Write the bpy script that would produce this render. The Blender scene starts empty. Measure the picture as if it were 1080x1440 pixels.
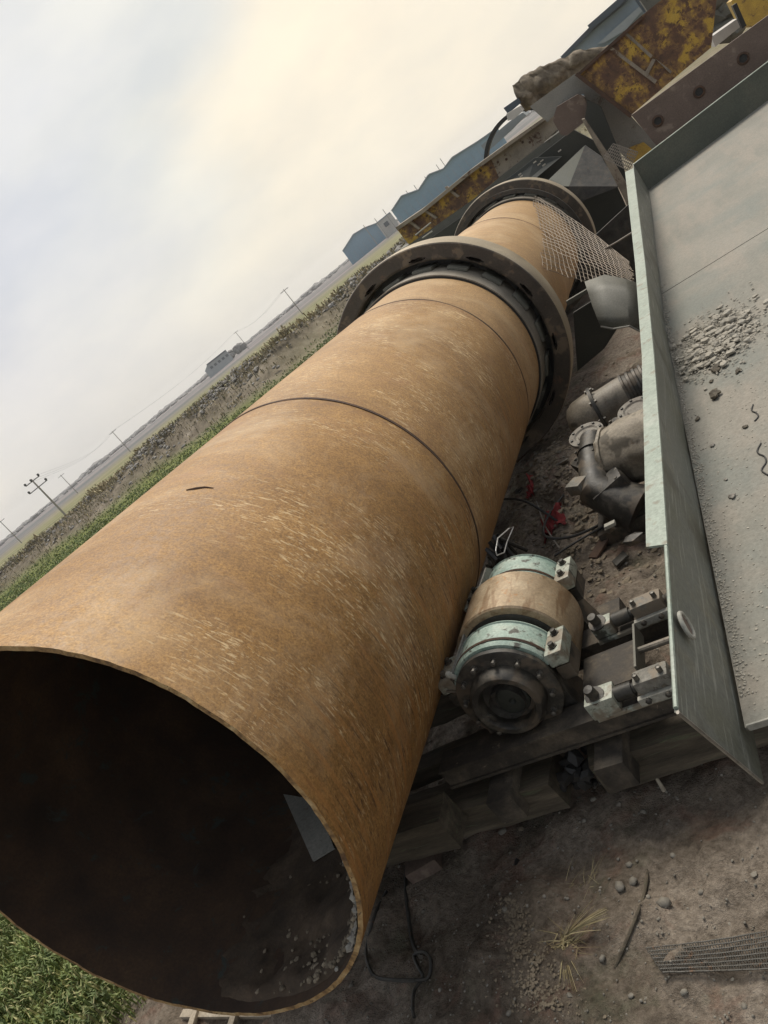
import bpy, bmesh, math, random
import numpy as np
from mathutils import Vector, Matrix, noise as mn
random.seed(7); np.random.seed(7)
S = bpy.context.scene
R_ = math.radians
# ------------------------------------------------------------------ camera
FX = 1085.0
MR = np.array([[0.75681518, -0.43821854, -0.48496937],
               [0.24087148, -0.50276295, 0.83018694],
               [-0.60762793, -0.74511337, -0.27494429]])
cam = bpy.data.cameras.new('camera'); camo = bpy.data.objects.new('camera', cam); S.collection.objects.link(camo)
rt, dn, fw = (Vector(MR[:, i]) for i in range(3))
mw = Matrix.Identity(4)
for i in range(3):
    mw[i][0] = rt[i]; mw[i][1] = -dn[i]; mw[i][2] = -fw[i]
camo.matrix_world = mw
cam.sensor_fit = 'HORIZONTAL'; cam.sensor_width = 36; cam.lens = 36 * FX / 1080
cam.clip_start = .05; cam.clip_end = 8000
S.camera = camo
# ------------------------------------------------------------------ world, sun, exposure
SUN_EL, SUN_AZ = R_(60), R_(-6)          # azimuth measured from +Y towards +X
w = bpy.data.worlds.new('World'); S.world = w; w.use_nodes = True
nt = w.node_tree; nt.nodes.clear()
N = nt.nodes.new; L = nt.links.new
out = N('ShaderNodeOutputWorld'); bg = N('ShaderNodeBackground'); bg2 = N('ShaderNodeBackground'); mixs = N('ShaderNodeMixShader')
sky = N('ShaderNodeTexSky'); sky.sky_type = 'NISHITA'; sky.sun_disc = False
sky.sun_elevation = SUN_EL; sky.sun_rotation = SUN_AZ; sky.dust_density = 4
L(sky.outputs[0], bg.inputs[0]); bg.inputs[1].default_value = .07
tc = N('ShaderNodeTexCoord')
def wdot(v):
    n = N('ShaderNodeVectorMath'); n.operation = 'DOT_PRODUCT'; n.inputs[1].default_value = v; L(tc.outputs['Generated'], n.inputs[0]); return n.outputs['Value']
rampw = N('ShaderNodeValToRGB')
warm = Vector((math.sin(R_(4)) * math.cos(R_(6)), math.cos(R_(4)) * math.cos(R_(6)), math.sin(R_(6))))
e = rampw.color_ramp.elements
e[0].position = .0; e[0].color = (.50, .53, .57, 1)
e[1].position = 1.; e[1].color = (.93, .81, .62, 1)
for p, c in ((.5, (.55, .57, .62)), (.66, (.60, .61, .66)), (.76, (.665, .67, .68)), (.85, (.74, .73, .67)), (.93, (.85, .77, .62))):
    q = e.new(p); q.color = (*c, 1)
ns = N('ShaderNodeTexNoise'); ns.inputs['Scale'].default_value = 2.2; ns.inputs['Detail'].default_value = 4; ns.inputs['Roughness'].default_value = .5
mp = N('ShaderNodeMapping'); mp.inputs['Scale'].default_value = (1, 1, 2.6); L(tc.outputs['Generated'], mp.inputs[0]); L(mp.outputs[0], ns.inputs[0])
ma = N('ShaderNodeMath'); ma.operation = 'MULTIPLY_ADD'; ma.inputs[1].default_value = .34; L(ns.outputs[0], ma.inputs[0]); 
mb = N('ShaderNodeMath'); mb.operation = 'SUBTRACT'; mb.inputs[1].default_value = .17; L(wdot(warm), mb.inputs[0]); L(mb.outputs[0], ma.inputs[2])
L(ma.outputs[0], rampw.inputs[0])
hz = N('ShaderNodeMapRange'); L(wdot((0, 0, 1)), hz.inputs[0]); hz.inputs[1].default_value = -.03; hz.inputs[2].default_value = .22; hz.inputs[3].default_value = .75; hz.inputs[4].default_value = 0
mx = N('ShaderNodeMixRGB'); mx.inputs[2].default_value = (.95, .86, .70, 1); L(hz.outputs[0], mx.inputs[0]); L(rampw.outputs[0], mx.inputs[1])
cn = N('ShaderNodeTexNoise'); cn.inputs['Scale'].default_value = 3.2; cn.inputs['Detail'].default_value = 6; cn.inputs['Roughness'].default_value = .55
cm = N('ShaderNodeMapping'); cm.inputs['Scale'].default_value = (1, 1, 2.2); cm.inputs['Location'].default_value = (3, 1, 4); L(tc.outputs['Generated'], cm.inputs[0]); L(cm.outputs[0], cn.inputs[0])
cr_ = N('ShaderNodeValToRGB'); cr_.color_ramp.elements[0].position = .36; cr_.color_ramp.elements[0].color = (.86, .885, .93, 1); cr_.color_ramp.elements[1].position = .62; cr_.color_ramp.elements[1].color = (1.07, 1.06, 1.04, 1)
L(cn.outputs[0], cr_.inputs[0]); mm_ = N('ShaderNodeMixRGB'); mm_.blend_type = 'MULTIPLY'; mm_.inputs[0].default_value = 1; L(mx.outputs[0], mm_.inputs[1]); L(cr_.outputs[0], mm_.inputs[2])
L(mm_.outputs[0], bg2.inputs[0]); bg2.inputs[1].default_value = .92
mixs.inputs[0].default_value = .9
L(bg.outputs[0], mixs.inputs[1]); L(bg2.outputs[0], mixs.inputs[2]); L(mixs.outputs[0], out.inputs[0])
sun = bpy.data.lights.new('sun', 'SUN'); sun.energy = 2.7; sun.angle = R_(24); sun.color = (1, .93, .82)
suno = bpy.data.objects.new('sun', sun); S.collection.objects.link(suno)
sd = Vector((math.sin(SUN_AZ) * math.cos(SUN_EL), math.cos(SUN_AZ) * math.cos(SUN_EL), math.sin(SUN_EL)))
suno.rotation_euler = sd.to_track_quat('Z', 'Y').to_euler()
S.view_settings.view_transform = 'Standard'; S.view_settings.look = 'None'; S.view_settings.gamma = 1
S.view_settings.use_curve_mapping = False; S.view_settings.exposure = .40
# ------------------------------------------------------------------ helpers
def ray(px, py): return Vector(MR @ np.array([px - 540., py - 720., FX]))
def PZ(px, py, z): d = ray(px, py); return d * (z / d.z)
def PY(px, py, y): d = ray(px, py); return d * (y / d.y)
def PX(px, py, x): d = ray(px, py); return d * (x / d.x)
COL = S.collection
class MB:
    def __init__(s): s.v = []; s.f = []; s.uv = None
    def add(s, vs, fs):
        o = len(s.v); s.v += [tuple(v) for v in vs]; s.f += [tuple(i + o for i in f) for f in fs]; return s
    def box(s, c, size, ax=None, ch=0.0):
        ax = ax or (Vector((1, 0, 0)), Vector((0, 1, 0)), Vector((0, 0, 1)))
        h = [k / 2 for k in size]; c = Vector(c)
        if ch <= 0:
            vs = [c + ax[0] * (h[0] * a) + ax[1] * (h[1] * b) + ax[2] * (h[2] * d) for d in (-1, 1) for b in (-1, 1) for a in (-1, 1)]
            return s.add(vs, [(0, 2, 3, 1), (4, 5, 7, 6), (0, 1, 5, 4), (2, 6, 7, 3), (0, 4, 6, 2), (1, 3, 7, 5)])
        bm = bmesh.new(); bmesh.ops.create_cube(bm, size=1)
        for v in bm.verts: v.co = Vector((v.co.x * size[0], v.co.y * size[1], v.co.z * size[2]))
        bmesh.ops.bevel(bm, geom=bm.edges[:], offset=ch, segments=2, affect='EDGES', profile=.7)
        bm.verts.ensure_lookup_table()
        s.add([c + ax[0] * v.co.x + ax[1] * v.co.y + ax[2] * v.co.z for v in bm.verts], [[v.index for v in f.verts] for f in bm.faces]); bm.free(); return s
    def prism(s, pts, ext):
        pts = [Vector(p) for p in pts]; ext = Vector(ext); n = len(pts)
        s.add(pts + [p + ext for p in pts], [tuple(range(n)), tuple(range(2 * n - 1, n - 1, -1))] + [(i, i + n, (i + 1) % n + n, (i + 1) % n) for i in range(n)]); return s
    def tube(s, path, r, k=8, cap=True):
        path = [Vector(p) for p in path]; n = len(path); rs = r if isinstance(r, (list, tuple)) else [r] * n
        vs = []; prev = None
        for i, p in enumerate(path):
            t = (path[min(i + 1, n - 1)] - path[max(i - 1, 0)]).normalized()
            if prev is None: u = t.orthogonal().normalized()
            else:
                u = prev - t * prev.dot(t); u = u.normalized() if u.length > 1e-6 else t.orthogonal().normalized()
            prev = u; v = t.cross(u)
            for j in range(k):
                a = 2 * math.pi * j / k; vs.append(p + (u * math.cos(a) + v * math.sin(a)) * rs[i])
        fs = [(i * k + j, i * k + (j + 1) % k, (i + 1) * k + (j + 1) % k, (i + 1) * k + j) for i in range(n - 1) for j in range(k)]
        if cap: fs += [tuple(range(k - 1, -1, -1)), tuple(range((n - 1) * k, n * k))]
        return s.add(vs, fs)
    def lathe(s, prof, c, ax, u, k=48, a0=0, a1=2 * math.pi, jit=0):
        # prof: list of (distance along ax, radius)
        c = Vector(c); ax = Vector(ax).normalized(); u = Vector(u); u = (u - ax * u.dot(ax)).normalized(); v = ax.cross(u)
        full = abs(a1 - a0 - 2 * math.pi) < 1e-6; m = k if full else k + 1; vs = []
        for (t, r) in prof:
            for j in range(m):
                a = a0 + (a1 - a0) * j / k
                rr = r + (jit * mn.noise(Vector((math.cos(a) * 3, math.sin(a) * 3, t * 8))) if jit else 0)
                vs.append(c + ax * t + (u * math.cos(a) + v * math.sin(a)) * rr)
        fs = []
        for i in range(len(prof) - 1):
            for j in range(k):
                j2 = (j + 1) % m
                fs.append((i * m + j, i * m + j2, (i + 1) * m + j2, (i + 1) * m + j))
        return s.add(vs, fs)
    def rock(s, c, r, sq=(1, 1, 1), seed=None):
        bm = bmesh.new(); bmesh.ops.create_icosphere(bm, subdivisions=1, radius=1)
        sd_ = Vector((random.random() * 50, random.random() * 50, random.random() * 50)); rot = Matrix.Rotation(random.random() * 6.28, 3, 'Z')
        vs = []
        for v in bm.verts:
            p = v.co * (1 + .55 * mn.noise(v.co * 1.3 + sd_)); p = Vector((p.x * sq[0], p.y * sq[1], p.z * sq[2])) * r
            vs.append(Vector(c) + rot @ p)
        s.add(vs, [[v.index for v in f.verts] for f in bm.faces]); bm.free(); return s
    def mesh(s, name, m, off=Vector((0, 0, 0)), smooth=None):
        me = bpy.data.meshes.new(name)
        me.from_pydata([tuple(Vector(v) - off) for v in s.v], [], s.f)
        bm = bmesh.new(); bm.from_mesh(me); bmesh.ops.recalc_face_normals(bm, faces=bm.faces); bm.to_mesh(me); bm.free()
        for mm in (m if isinstance(m, (list, tuple)) else [m]): me.materials.append(mm)
        if smooth:
            me.polygons.foreach_set('use_smooth', [True] * len(me.polygons))
            me.set_sharp_from_angle(angle=R_(smooth))
        me.update(); return me
    def build(s, name, m, parent=None, smooth=35):
        off = wloc(parent) if parent else Vector((0, 0, 0))
        if not parent:
            off = Vector(np.mean(np.array([tuple(v) for v in s.v]), axis=0))
        o = bpy.data.objects.new(name, s.mesh(name, m, off, smooth)); COL.objects.link(o)
        if parent: o.parent = parent
        else: o.location = off
        return o
def wloc(o):
    p = Vector(o.location)
    while o.parent: o = o.parent; p = p + Vector(o.location)
    return p
def tag(o, label=None, cat=None, group=None, kind=None):
    for k, v in (('label', label), ('category', cat), ('group', group), ('kind', kind)):
        if v: o[k] = v
    return o
def thing(name, loc, label, cat, group=None):
    o = bpy.data.objects.new(name, None); COL.objects.link(o); o.location = loc; o.empty_display_size = .2
    return tag(o, label, cat, group)
def dup(o, delta, parent=None):
    c = o.copy(); COL.objects.link(c); c.location = Vector(o.location) + Vector(delta)
    if parent: c.parent = parent
    return c
# ------------------------------------------------------------------ materials
def newmat(name):
    m = bpy.data.materials.new(name); m.use_nodes = True; t = m.node_tree
    return m, t, t.nodes['Principled BSDF']
def ramp(t, inp, stops, interp='LINEAR'):
    r = t.nodes.new('ShaderNodeValToRGB'); r.color_ramp.interpolation = interp; el = r.color_ramp.elements
    el[0].position = stops[0][0]; el[0].color = (*stops[0][1], 1) if len(stops[0][1]) == 3 else stops[0][1]
    el[1].position = stops[-1][0]; el[1].color = (*stops[-1][1], 1)
    for p, c in stops[1:-1]: q = el.new(p); q.color = (*c, 1)
    t.links.new(inp, r.inputs[0]); return r.outputs[0]
def noise_(t, vec, scale, detail=5, rough=.6, dist=0):
    n = t.nodes.new('ShaderNodeTexNoise'); n.inputs['Scale'].default_value = scale; n.inputs['Detail'].default_value = detail
    n.inputs['Roughness'].default_value = rough; n.inputs['Distortion'].default_value = dist
    if vec is not None: t.links.new(vec, n.inputs['Vector'])
    return n.outputs[0]
def mapping(t, vec, scale=(1, 1, 1), rot=(0, 0, 0), loc=(0, 0, 0)):
    n = t.nodes.new('ShaderNodeMapping'); n.inputs['Scale'].default_value = scale; n.inputs['Rotation'].default_value = rot; n.inputs['Location'].default_value = loc
    t.links.new(vec, n.inputs[0]); return n.outputs[0]
def mixc(t, fac, a, b, mode='MIX'):
    n = t.nodes.new('ShaderNodeMixRGB'); n.blend_type = mode
    for i, x in enumerate((fac, a, b)):
        if hasattr(x, 'default_value') or hasattr(x, 'links'): t.links.new(x, n.inputs[i])
        elif isinstance(x, (int, float)): n.inputs[i].default_value = x
        else: n.inputs[i].default_value = (*x, 1)
    return n.outputs[0]
def math_(t, op, a, b=0., c=None, clamp=False):
    n = t.nodes.new('ShaderNodeMath'); n.operation = op; n.use_clamp = clamp
    for i, x in enumerate((a, b) if c is None else (a, b, c)):
        if isinstance(x, (int, float)): n.inputs[i].default_value = x
        else: t.links.new(x, n.inputs[i])
    return n.outputs[0]
def bump(t, b, h, strength=.3, dist=.01):
    n = t.nodes.new('ShaderNodeBump'); n.inputs['Strength'].default_value = strength; n.inputs['Distance'].default_value = dist
    t.links.new(h, n.inputs['Height']); t.links.new(n.outputs[0], b.inputs['Normal'])
def wearmat(name, stops, scale=3, rough=.7, metal=0., wear=None, wear_at=.6, bumps=.3, fine=60, grain=.35, bd=.004, stretch=None):
    """mottled colour ramp over noise + fine grain + optional wear colour patches"""
    m, t, b = newmat(name); v = t.nodes.new('ShaderNodeTexCoord').outputs['Object']
    if stretch: v = mapping(t, v, stretch)
    n1 = noise_(t, v, scale, 7, .65, .3); c = ramp(t, n1, stops)
    n2 = noise_(t, v, fine, 4, .7)
    g = ramp(t, n2, [(.25, (1 - grain,) * 3), (.75, (1 + grain * .6,) * 3)])
    c = mixc(t, 1, c, g, 'MULTIPLY')
    if wear:
        n3 = noise_(t, mapping(t, v, loc=(7, 3, 1)), scale * 2.2, 8, .75, .5)
        f = ramp(t, n3, [(wear_at - .03, (0, 0, 0)), (wear_at + .03, (1, 1, 1))])
        c = mixc(t, f, c, wear)
    t.links.new(c, b.inputs['Base Color']); b.inputs['Metallic'].default_value = metal
    rr = ramp(t, n1, [(.3, (rough - .12,) * 3), (.7, (min(1, rough + .1),) * 3)]); t.links.new(rr, b.inputs['Roughness'])
    bump(t, b, math_(t, 'ADD', n2, math_(t, 'MULTIPLY', n1, 2.)), bumps, bd)
    return m
M = {}
M['dark_steel'] = wearmat('dark_steel', [(.3, (.018, .017, .015)), (.55, (.05, .047, .040)), (.75, (.10, .085, .065))], 6, .55, .3, (.09, .045, .02), .62)
M['oily_cast'] = wearmat('oily_cast', [(.3, (.012, .012, .010)), (.5, (.038, .034, .028)), (.72, (.13, .115, .09))], 9, .55, .1, (.11, .06, .035), .66)
M['green_paint'] = wearmat('green_paint', [(.3, (.22, .31, .26)), (.5, (.33, .42, .36)), (.75, (.44, .48, .40))], 8, .5, 0, (.10, .075, .05), .66)
M['lug_paint'] = wearmat('lug_paint', [(.3, (.22, .25, .20)), (.5, (.34, .36, .30)), (.75, (.42, .41, .34))], 12, .55, 0, (.09, .07, .05), .6)
M['roller_steel'] = wearmat('roller_steel', [(.25, (.22, .155, .09)), (.5, (.36, .27, .17)), (.75, (.47, .38, .26))], 5, .42, .2, (.34, .17, .06), .62)
M['tyre_face'] = wearmat('tyre_face', [(.25, (.04, .030, .022)), (.5, (.075, .058, .042)), (.75, (.13, .10, .07))], 2.5, .6, .2, (.13, .075, .045), .62)
M['band'] = wearmat('band', [(.25, (.16, .14, .11)), (.5, (.26, .23, .185)), (.75, (.34, .30, .24))], 3, .5, .1)
M['tyre_tread'] = wearmat('tyre_tread', [(.25, (.22, .175, .115)), (.5, (.32, .26, .175)), (.75, (.42, .35, .24))], 2, .5, .2)
M['bolt'] = wearmat('bolt', [(.3, (.06, .055, .05)), (.6, (.16, .15, .13)), (.8, (.3, .28, .25))], 20, .45, .5)
M['dusty_steel'] = wearmat('dusty_steel', [(.3, (.018, .015, .012)), (.5, (.045, .037, .028)), (.72, (.13, .105, .075))], 5, .8, 0, (.22, .18, .13), .66, bumps=.5)
M['timber'] = wearmat('timber', [(.3, (.032, .025, .016)), (.5, (.08, .064, .043)), (.75, (.17, .138, .095))], 5, .8, 0, (.09, .095, .055), .6, stretch=(.35, 3.5, 3.5), bumps=.6)
M['pale_wood'] = wearmat('pale_wood', [(.3, (.22, .18, .13)), (.5, (.33, .28, .21)), (.75, (.42, .37, .29))], 8, .85)
M['flange_green'] = wearmat('flange_green', [(.3, (.22, .265, .22)), (.55, (.27, .31, .26)), (.75, (.33, .345, .30))], 4, .5, .1, (.30, .31, .27), .68, bumps=.15)
M['plate_grey'] = wearmat('plate_grey', [(.25, (.085, .09, .064)), (.42, (.115, .118, .088)), (.55, (.14, .145, .125)), (.75, (.20, .18, .12))], 2.0, .55, .1, (.30, .22, .11), .66, bumps=.2)
M['shaded_end_grey'] = wearmat('shaded_end_grey', [(.25, (.055, .062, .048)), (.5, (.08, .085, .065)), (.75, (.12, .115, .085))], 1.5, .6, .1, bumps=.2)  # plate grey darkened, so the far wall's shade is in its colour
M['dark_plate'] = wearmat('dark_plate', [(.3, (.022, .025, .021)), (.6, (.045, .047, .038)), (.8, (.085, .08, .062))], 1.2, .65, .1)
M['mid_plate'] = wearmat('mid_plate', [(.3, (.085, .085, .07)), (.6, (.13, .125, .10)), (.8, (.18, .17, .14))], 1.5, .6, .1, (.06, .05, .035), .64)
M['light_plate'] = wearmat('light_plate', [(.3, (.17, .165, .145)), (.6, (.25, .24, .21)), (.8, (.33, .31, .27))], 1.5, .6, .1, (.12, .085, .055), .62)
M['brown_plate'] = wearmat('brown_plate', [(.3, (.105, .073, .056)), (.6, (.155, .112, .088)), (.8, (.20, .15, .115))], 2.5, .7, 0)
M['rust_dark'] = wearmat('rust_dark', [(.3, (.04, .022, .014)), (.6, (.09, .05, .03)), (.8, (.16, .09, .05))], 6, .85)
M['yellow_rust'] = wearmat('yellow_rust', [(.30, (.06, .032, .018)), (.44, (.13, .068, .035)), (.52, (.26, .15, .05)), (.58, (.46, .29, .045)), (.75, (.52, .36, .07))], 3.0, .75, 0, (.10, .05, .03), .56, bumps=.4)
M['yellow'] = wearmat('yellow', [(.3, (.36, .22, .04)), (.6, (.55, .36, .06))], 3, .6, 0, (.13, .07, .04), .6)
M['beam_dirty'] = wearmat('beam_dirty', [(.3, (.13, .105, .075)), (.5, (.26, .22, .165)), (.75, (.36, .31, .24))], 2.2, .8, 0, (.09, .05, .03), .6)
M['tarp'] = wearmat('tarp', [(.32, (.09, .068, .045)), (.5, (.22, .175, .12)), (.7, (.40, .33, .24))], 3.5, .9, 0, bumps=.8, bd=.05)  # mottled tan; its darkest tone stands in for shadowed folds
M['blue_sheet'] = wearmat('blue_sheet', [(.3, (.13, .24, .32)), (.7, (.18, .30, .38))], .05, .55, 0, grain=.1, fine=2)
M['blue_roof'] = wearmat('blue_roof', [(.3, (.17, .22, .26)), (.7, (.23, .28, .31))], .05, .6, 0, grain=.1, fine=2)
M['shed_wall'] = wearmat('shed_wall', [(.3, (.24, .27, .28)), (.7, (.33, .35, .35))], .3, .7, 0, grain=.1, fine=2)
M['navy'] = wearmat('navy', [(.3, (.035, .05, .065)), (.7, (.06, .08, .10))], .3, .6, 0)
M['white_wall'] = wearmat('white_wall', [(.3, (.42, .40, .36)), (.7, (.55, .52, .47))], .4, .8, 0, grain=.15, fine=3)
M['rag_red'] = wearmat('rag_red', [(.3, (.16, .02, .02)), (.7, (.34, .05, .05))], 9, .9)
M['rubber'] = wearmat('rubber', [(.3, (.008, .008, .008)), (.7, (.03, .028, .025))], 9, .6)
M['wire'] = wearmat('wire', [(.3, (.22, .20, .17)), (.7, (.40, .37, .32))], 9, .45, .5)
M['guard_wire'] = wearmat('guard_wire', [(.3, (.09, .065, .045)), (.7, (.26, .205, .145))], 9, .6, .2)
M['wire_bright'] = wearmat('wire_bright', [(.3, (.45, .45, .43)), (.7, (.7, .7, .68))], 9, .4, .4)
M['cast_grey'] = wearmat('cast_grey', [(.3, (.10, .095, .08)), (.5, (.17, .16, .135)), (.75, (.28, .265, .23))], 14, .7, 0, (.06, .045, .03), .6)
M['motor_steel'] = wearmat('motor_steel', [(.3, (.09, .08, .06)), (.5, (.19, .165, .13)), (.75, (.33, .30, .24))], 5, .6, .1, (.09, .06, .04), .63)
M['barrel_steel'] = wearmat('barrel_steel', [(.3, (.14, .115, .08)), (.5, (.27, .235, .18)), (.75, (.38, .34, .28))], 4, .6, .1, (.18, .09, .045), .66)
M['chalky'] = wearmat('chalky', [(.3, (.24, .23, .19)), (.6, (.38, .37, .32)), (.8, (.46, .45, .40))], 12, .8)
M['stone'] = wearmat('stone', [(.3, (.14, .125, .10)), (.6, (.23, .21, .175)), (.8, (.33, .31, .27))], 8, .9)
M['rubble'] = wearmat('rubble', [(.3, (.14, .13, .115)), (.55, (.28, .26, .235)), (.8, (.5, .48, .43))], 1.2, .95, fine=5)
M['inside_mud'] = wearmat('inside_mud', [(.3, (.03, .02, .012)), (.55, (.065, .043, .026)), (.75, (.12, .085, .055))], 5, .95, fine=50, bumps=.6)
M['mud'] = wearmat('mud', [(.3, (.12, .10, .075)), (.6, (.21, .18, .14)), (.8, (.31, .28, .225))], 9, .95, fine=90, bumps=.6)
M['dry_mud'] = wearmat('dry_mud', [(.3, (.26, .235, .19)), (.6, (.38, .35, .29)), (.8, (.50, .46, .39))], 9, .95, fine=90, bumps=.5)
M['soil'] = wearmat('soil', [(.28, (.10, .078, .054)), (.5, (.18, .145, .10)), (.72, (.28, .23, .165))], 4, .95, fine=60, bumps=.6)
M['crust'] = wearmat('crust', [(.3, (.12, .10, .085)), (.6, (.30, .28, .24)), (.8, (.45, .43, .38))], 9, .95, fine=90, bumps=.6)
M['pole_con'] = wearmat('pole_con', [(.3, (.22, .20, .17)), (.7, (.32, .30, .26))], 2, .9)
M['insul'] = wearmat('insul', [(.3, (.02, .02, .018)), (.7, (.04, .04, .035))], 2, .5)
def leafmat(name, cols, scale):
    m, t, b = newmat(name); g = t.nodes.new('ShaderNodeNewGeometry')
    c = ramp(t, g.outputs['Random Per Island'], cols); v = t.nodes.new('ShaderNodeTexCoord').outputs['Object']
    c = mixc(t, 1, c, ramp(t, noise_(t, v, scale, 4), [(.3, (.6, .6, .6)), (.7, (1.25, 1.25, 1.2))]), 'MULTIPLY')
    t.links.new(c, b.inputs['Base Color']); b.inputs['Roughness'].default_value = .7
    return m
M['leaf'] = leafmat('leaf', [(0, (.07, .105, .022)), (.5, (.13, .175, .042)), (.8, (.20, .23, .07)), (1, (.36, .32, .15))], 1.2)
M['straw'] = leafmat('straw', [(0, (.20, .15, .075)), (.5, (.33, .27, .14)), (1, (.45, .38, .22))], 5)
M['weed'] = leafmat('weed', [(0, (.09, .09, .045)), (.4, (.17, .145, .08)), (.8, (.28, .22, .12)), (1, (.45, .36, .19))], .3)
M['tree_far'] = leafmat('tree_far', [(0, (.11, .105, .10)), (.5, (.15, .14, .135)), (1, (.20, .19, .185))], .02)  # greys lightened, some distance haze put into the colour

def scratch(m, col, sc=(1, 22, 22), rot=(0, 0, 0), th=.66, k=.5, scale=3):
    t = m.node_tree; b = t.nodes['Principled BSDF']; c = b.inputs['Base Color'].links[0].from_socket
    v = t.nodes.new('ShaderNodeTexCoord').outputs['Object']
    f = ramp(t, noise_(t, mapping(t, v, sc, rot), scale, 3, .6, .2), [(th - .04, (0, 0, 0)), (th + .03, (k, k, k))])
    t.links.new(mixc(t, f, c, col), b.inputs['Base Color'])
scratch(M['plate_grey'], (.32, .32, .28), (20, .8, 20), (R_(35), 0, 0), .62, .5)
scratch(M['plate_grey'], (.05, .045, .03), (1, 1, 1), (0, 0, 0), .60, .6, 2.6)
scratch(M['flange_green'], (.16, .13, .09), (1, 1, 1), (0, 0, 0), .62, .6, 11)
scratch(M['green_paint'], (.06, .05, .04), (1, 1, 1), (0, 0, 0), .60, .9, 16)
scratch(M['lug_paint'], (.05, .045, .035), (1, 1, 1), (0, 0, 0), .57, .9, 11)
scratch(M['lug_paint'], (.19, .15, .105), (1, 1, 1), (0, 0, 0), .52, .8, 6)
scratch(M['cast_grey'], (.19, .15, .105), (1, 1, 1), (0, 0, 0), .54, .8, 6)
scratch(M['oily_cast'], (.13, .10, .07), (1, 1, 1), (0, 0, 0), .57, .6, 5)
scratch(M['barrel_steel'], (.06, .05, .035), (1, 1, 1), (0, 0, 0), .55, .8, 4)
scratch(M['roller_steel'], (.16, .085, .035), (3, .6, 3), (0, 0, 0), .58, .6, 4)
scratch(M['yellow_rust'], (.06, .03, .02), (1, 1, 1), (0, 0, 0), .60, .8, 9)
scratch(M['brown_plate'], (.28, .22, .17), (1, 1, 1), (0, 0, 0), .62, .5, 5)
scratch(M['tyre_face'], (.22, .16, .10), (1, 1, 1), (0, 0, 0), .58, .5, 5)
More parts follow.
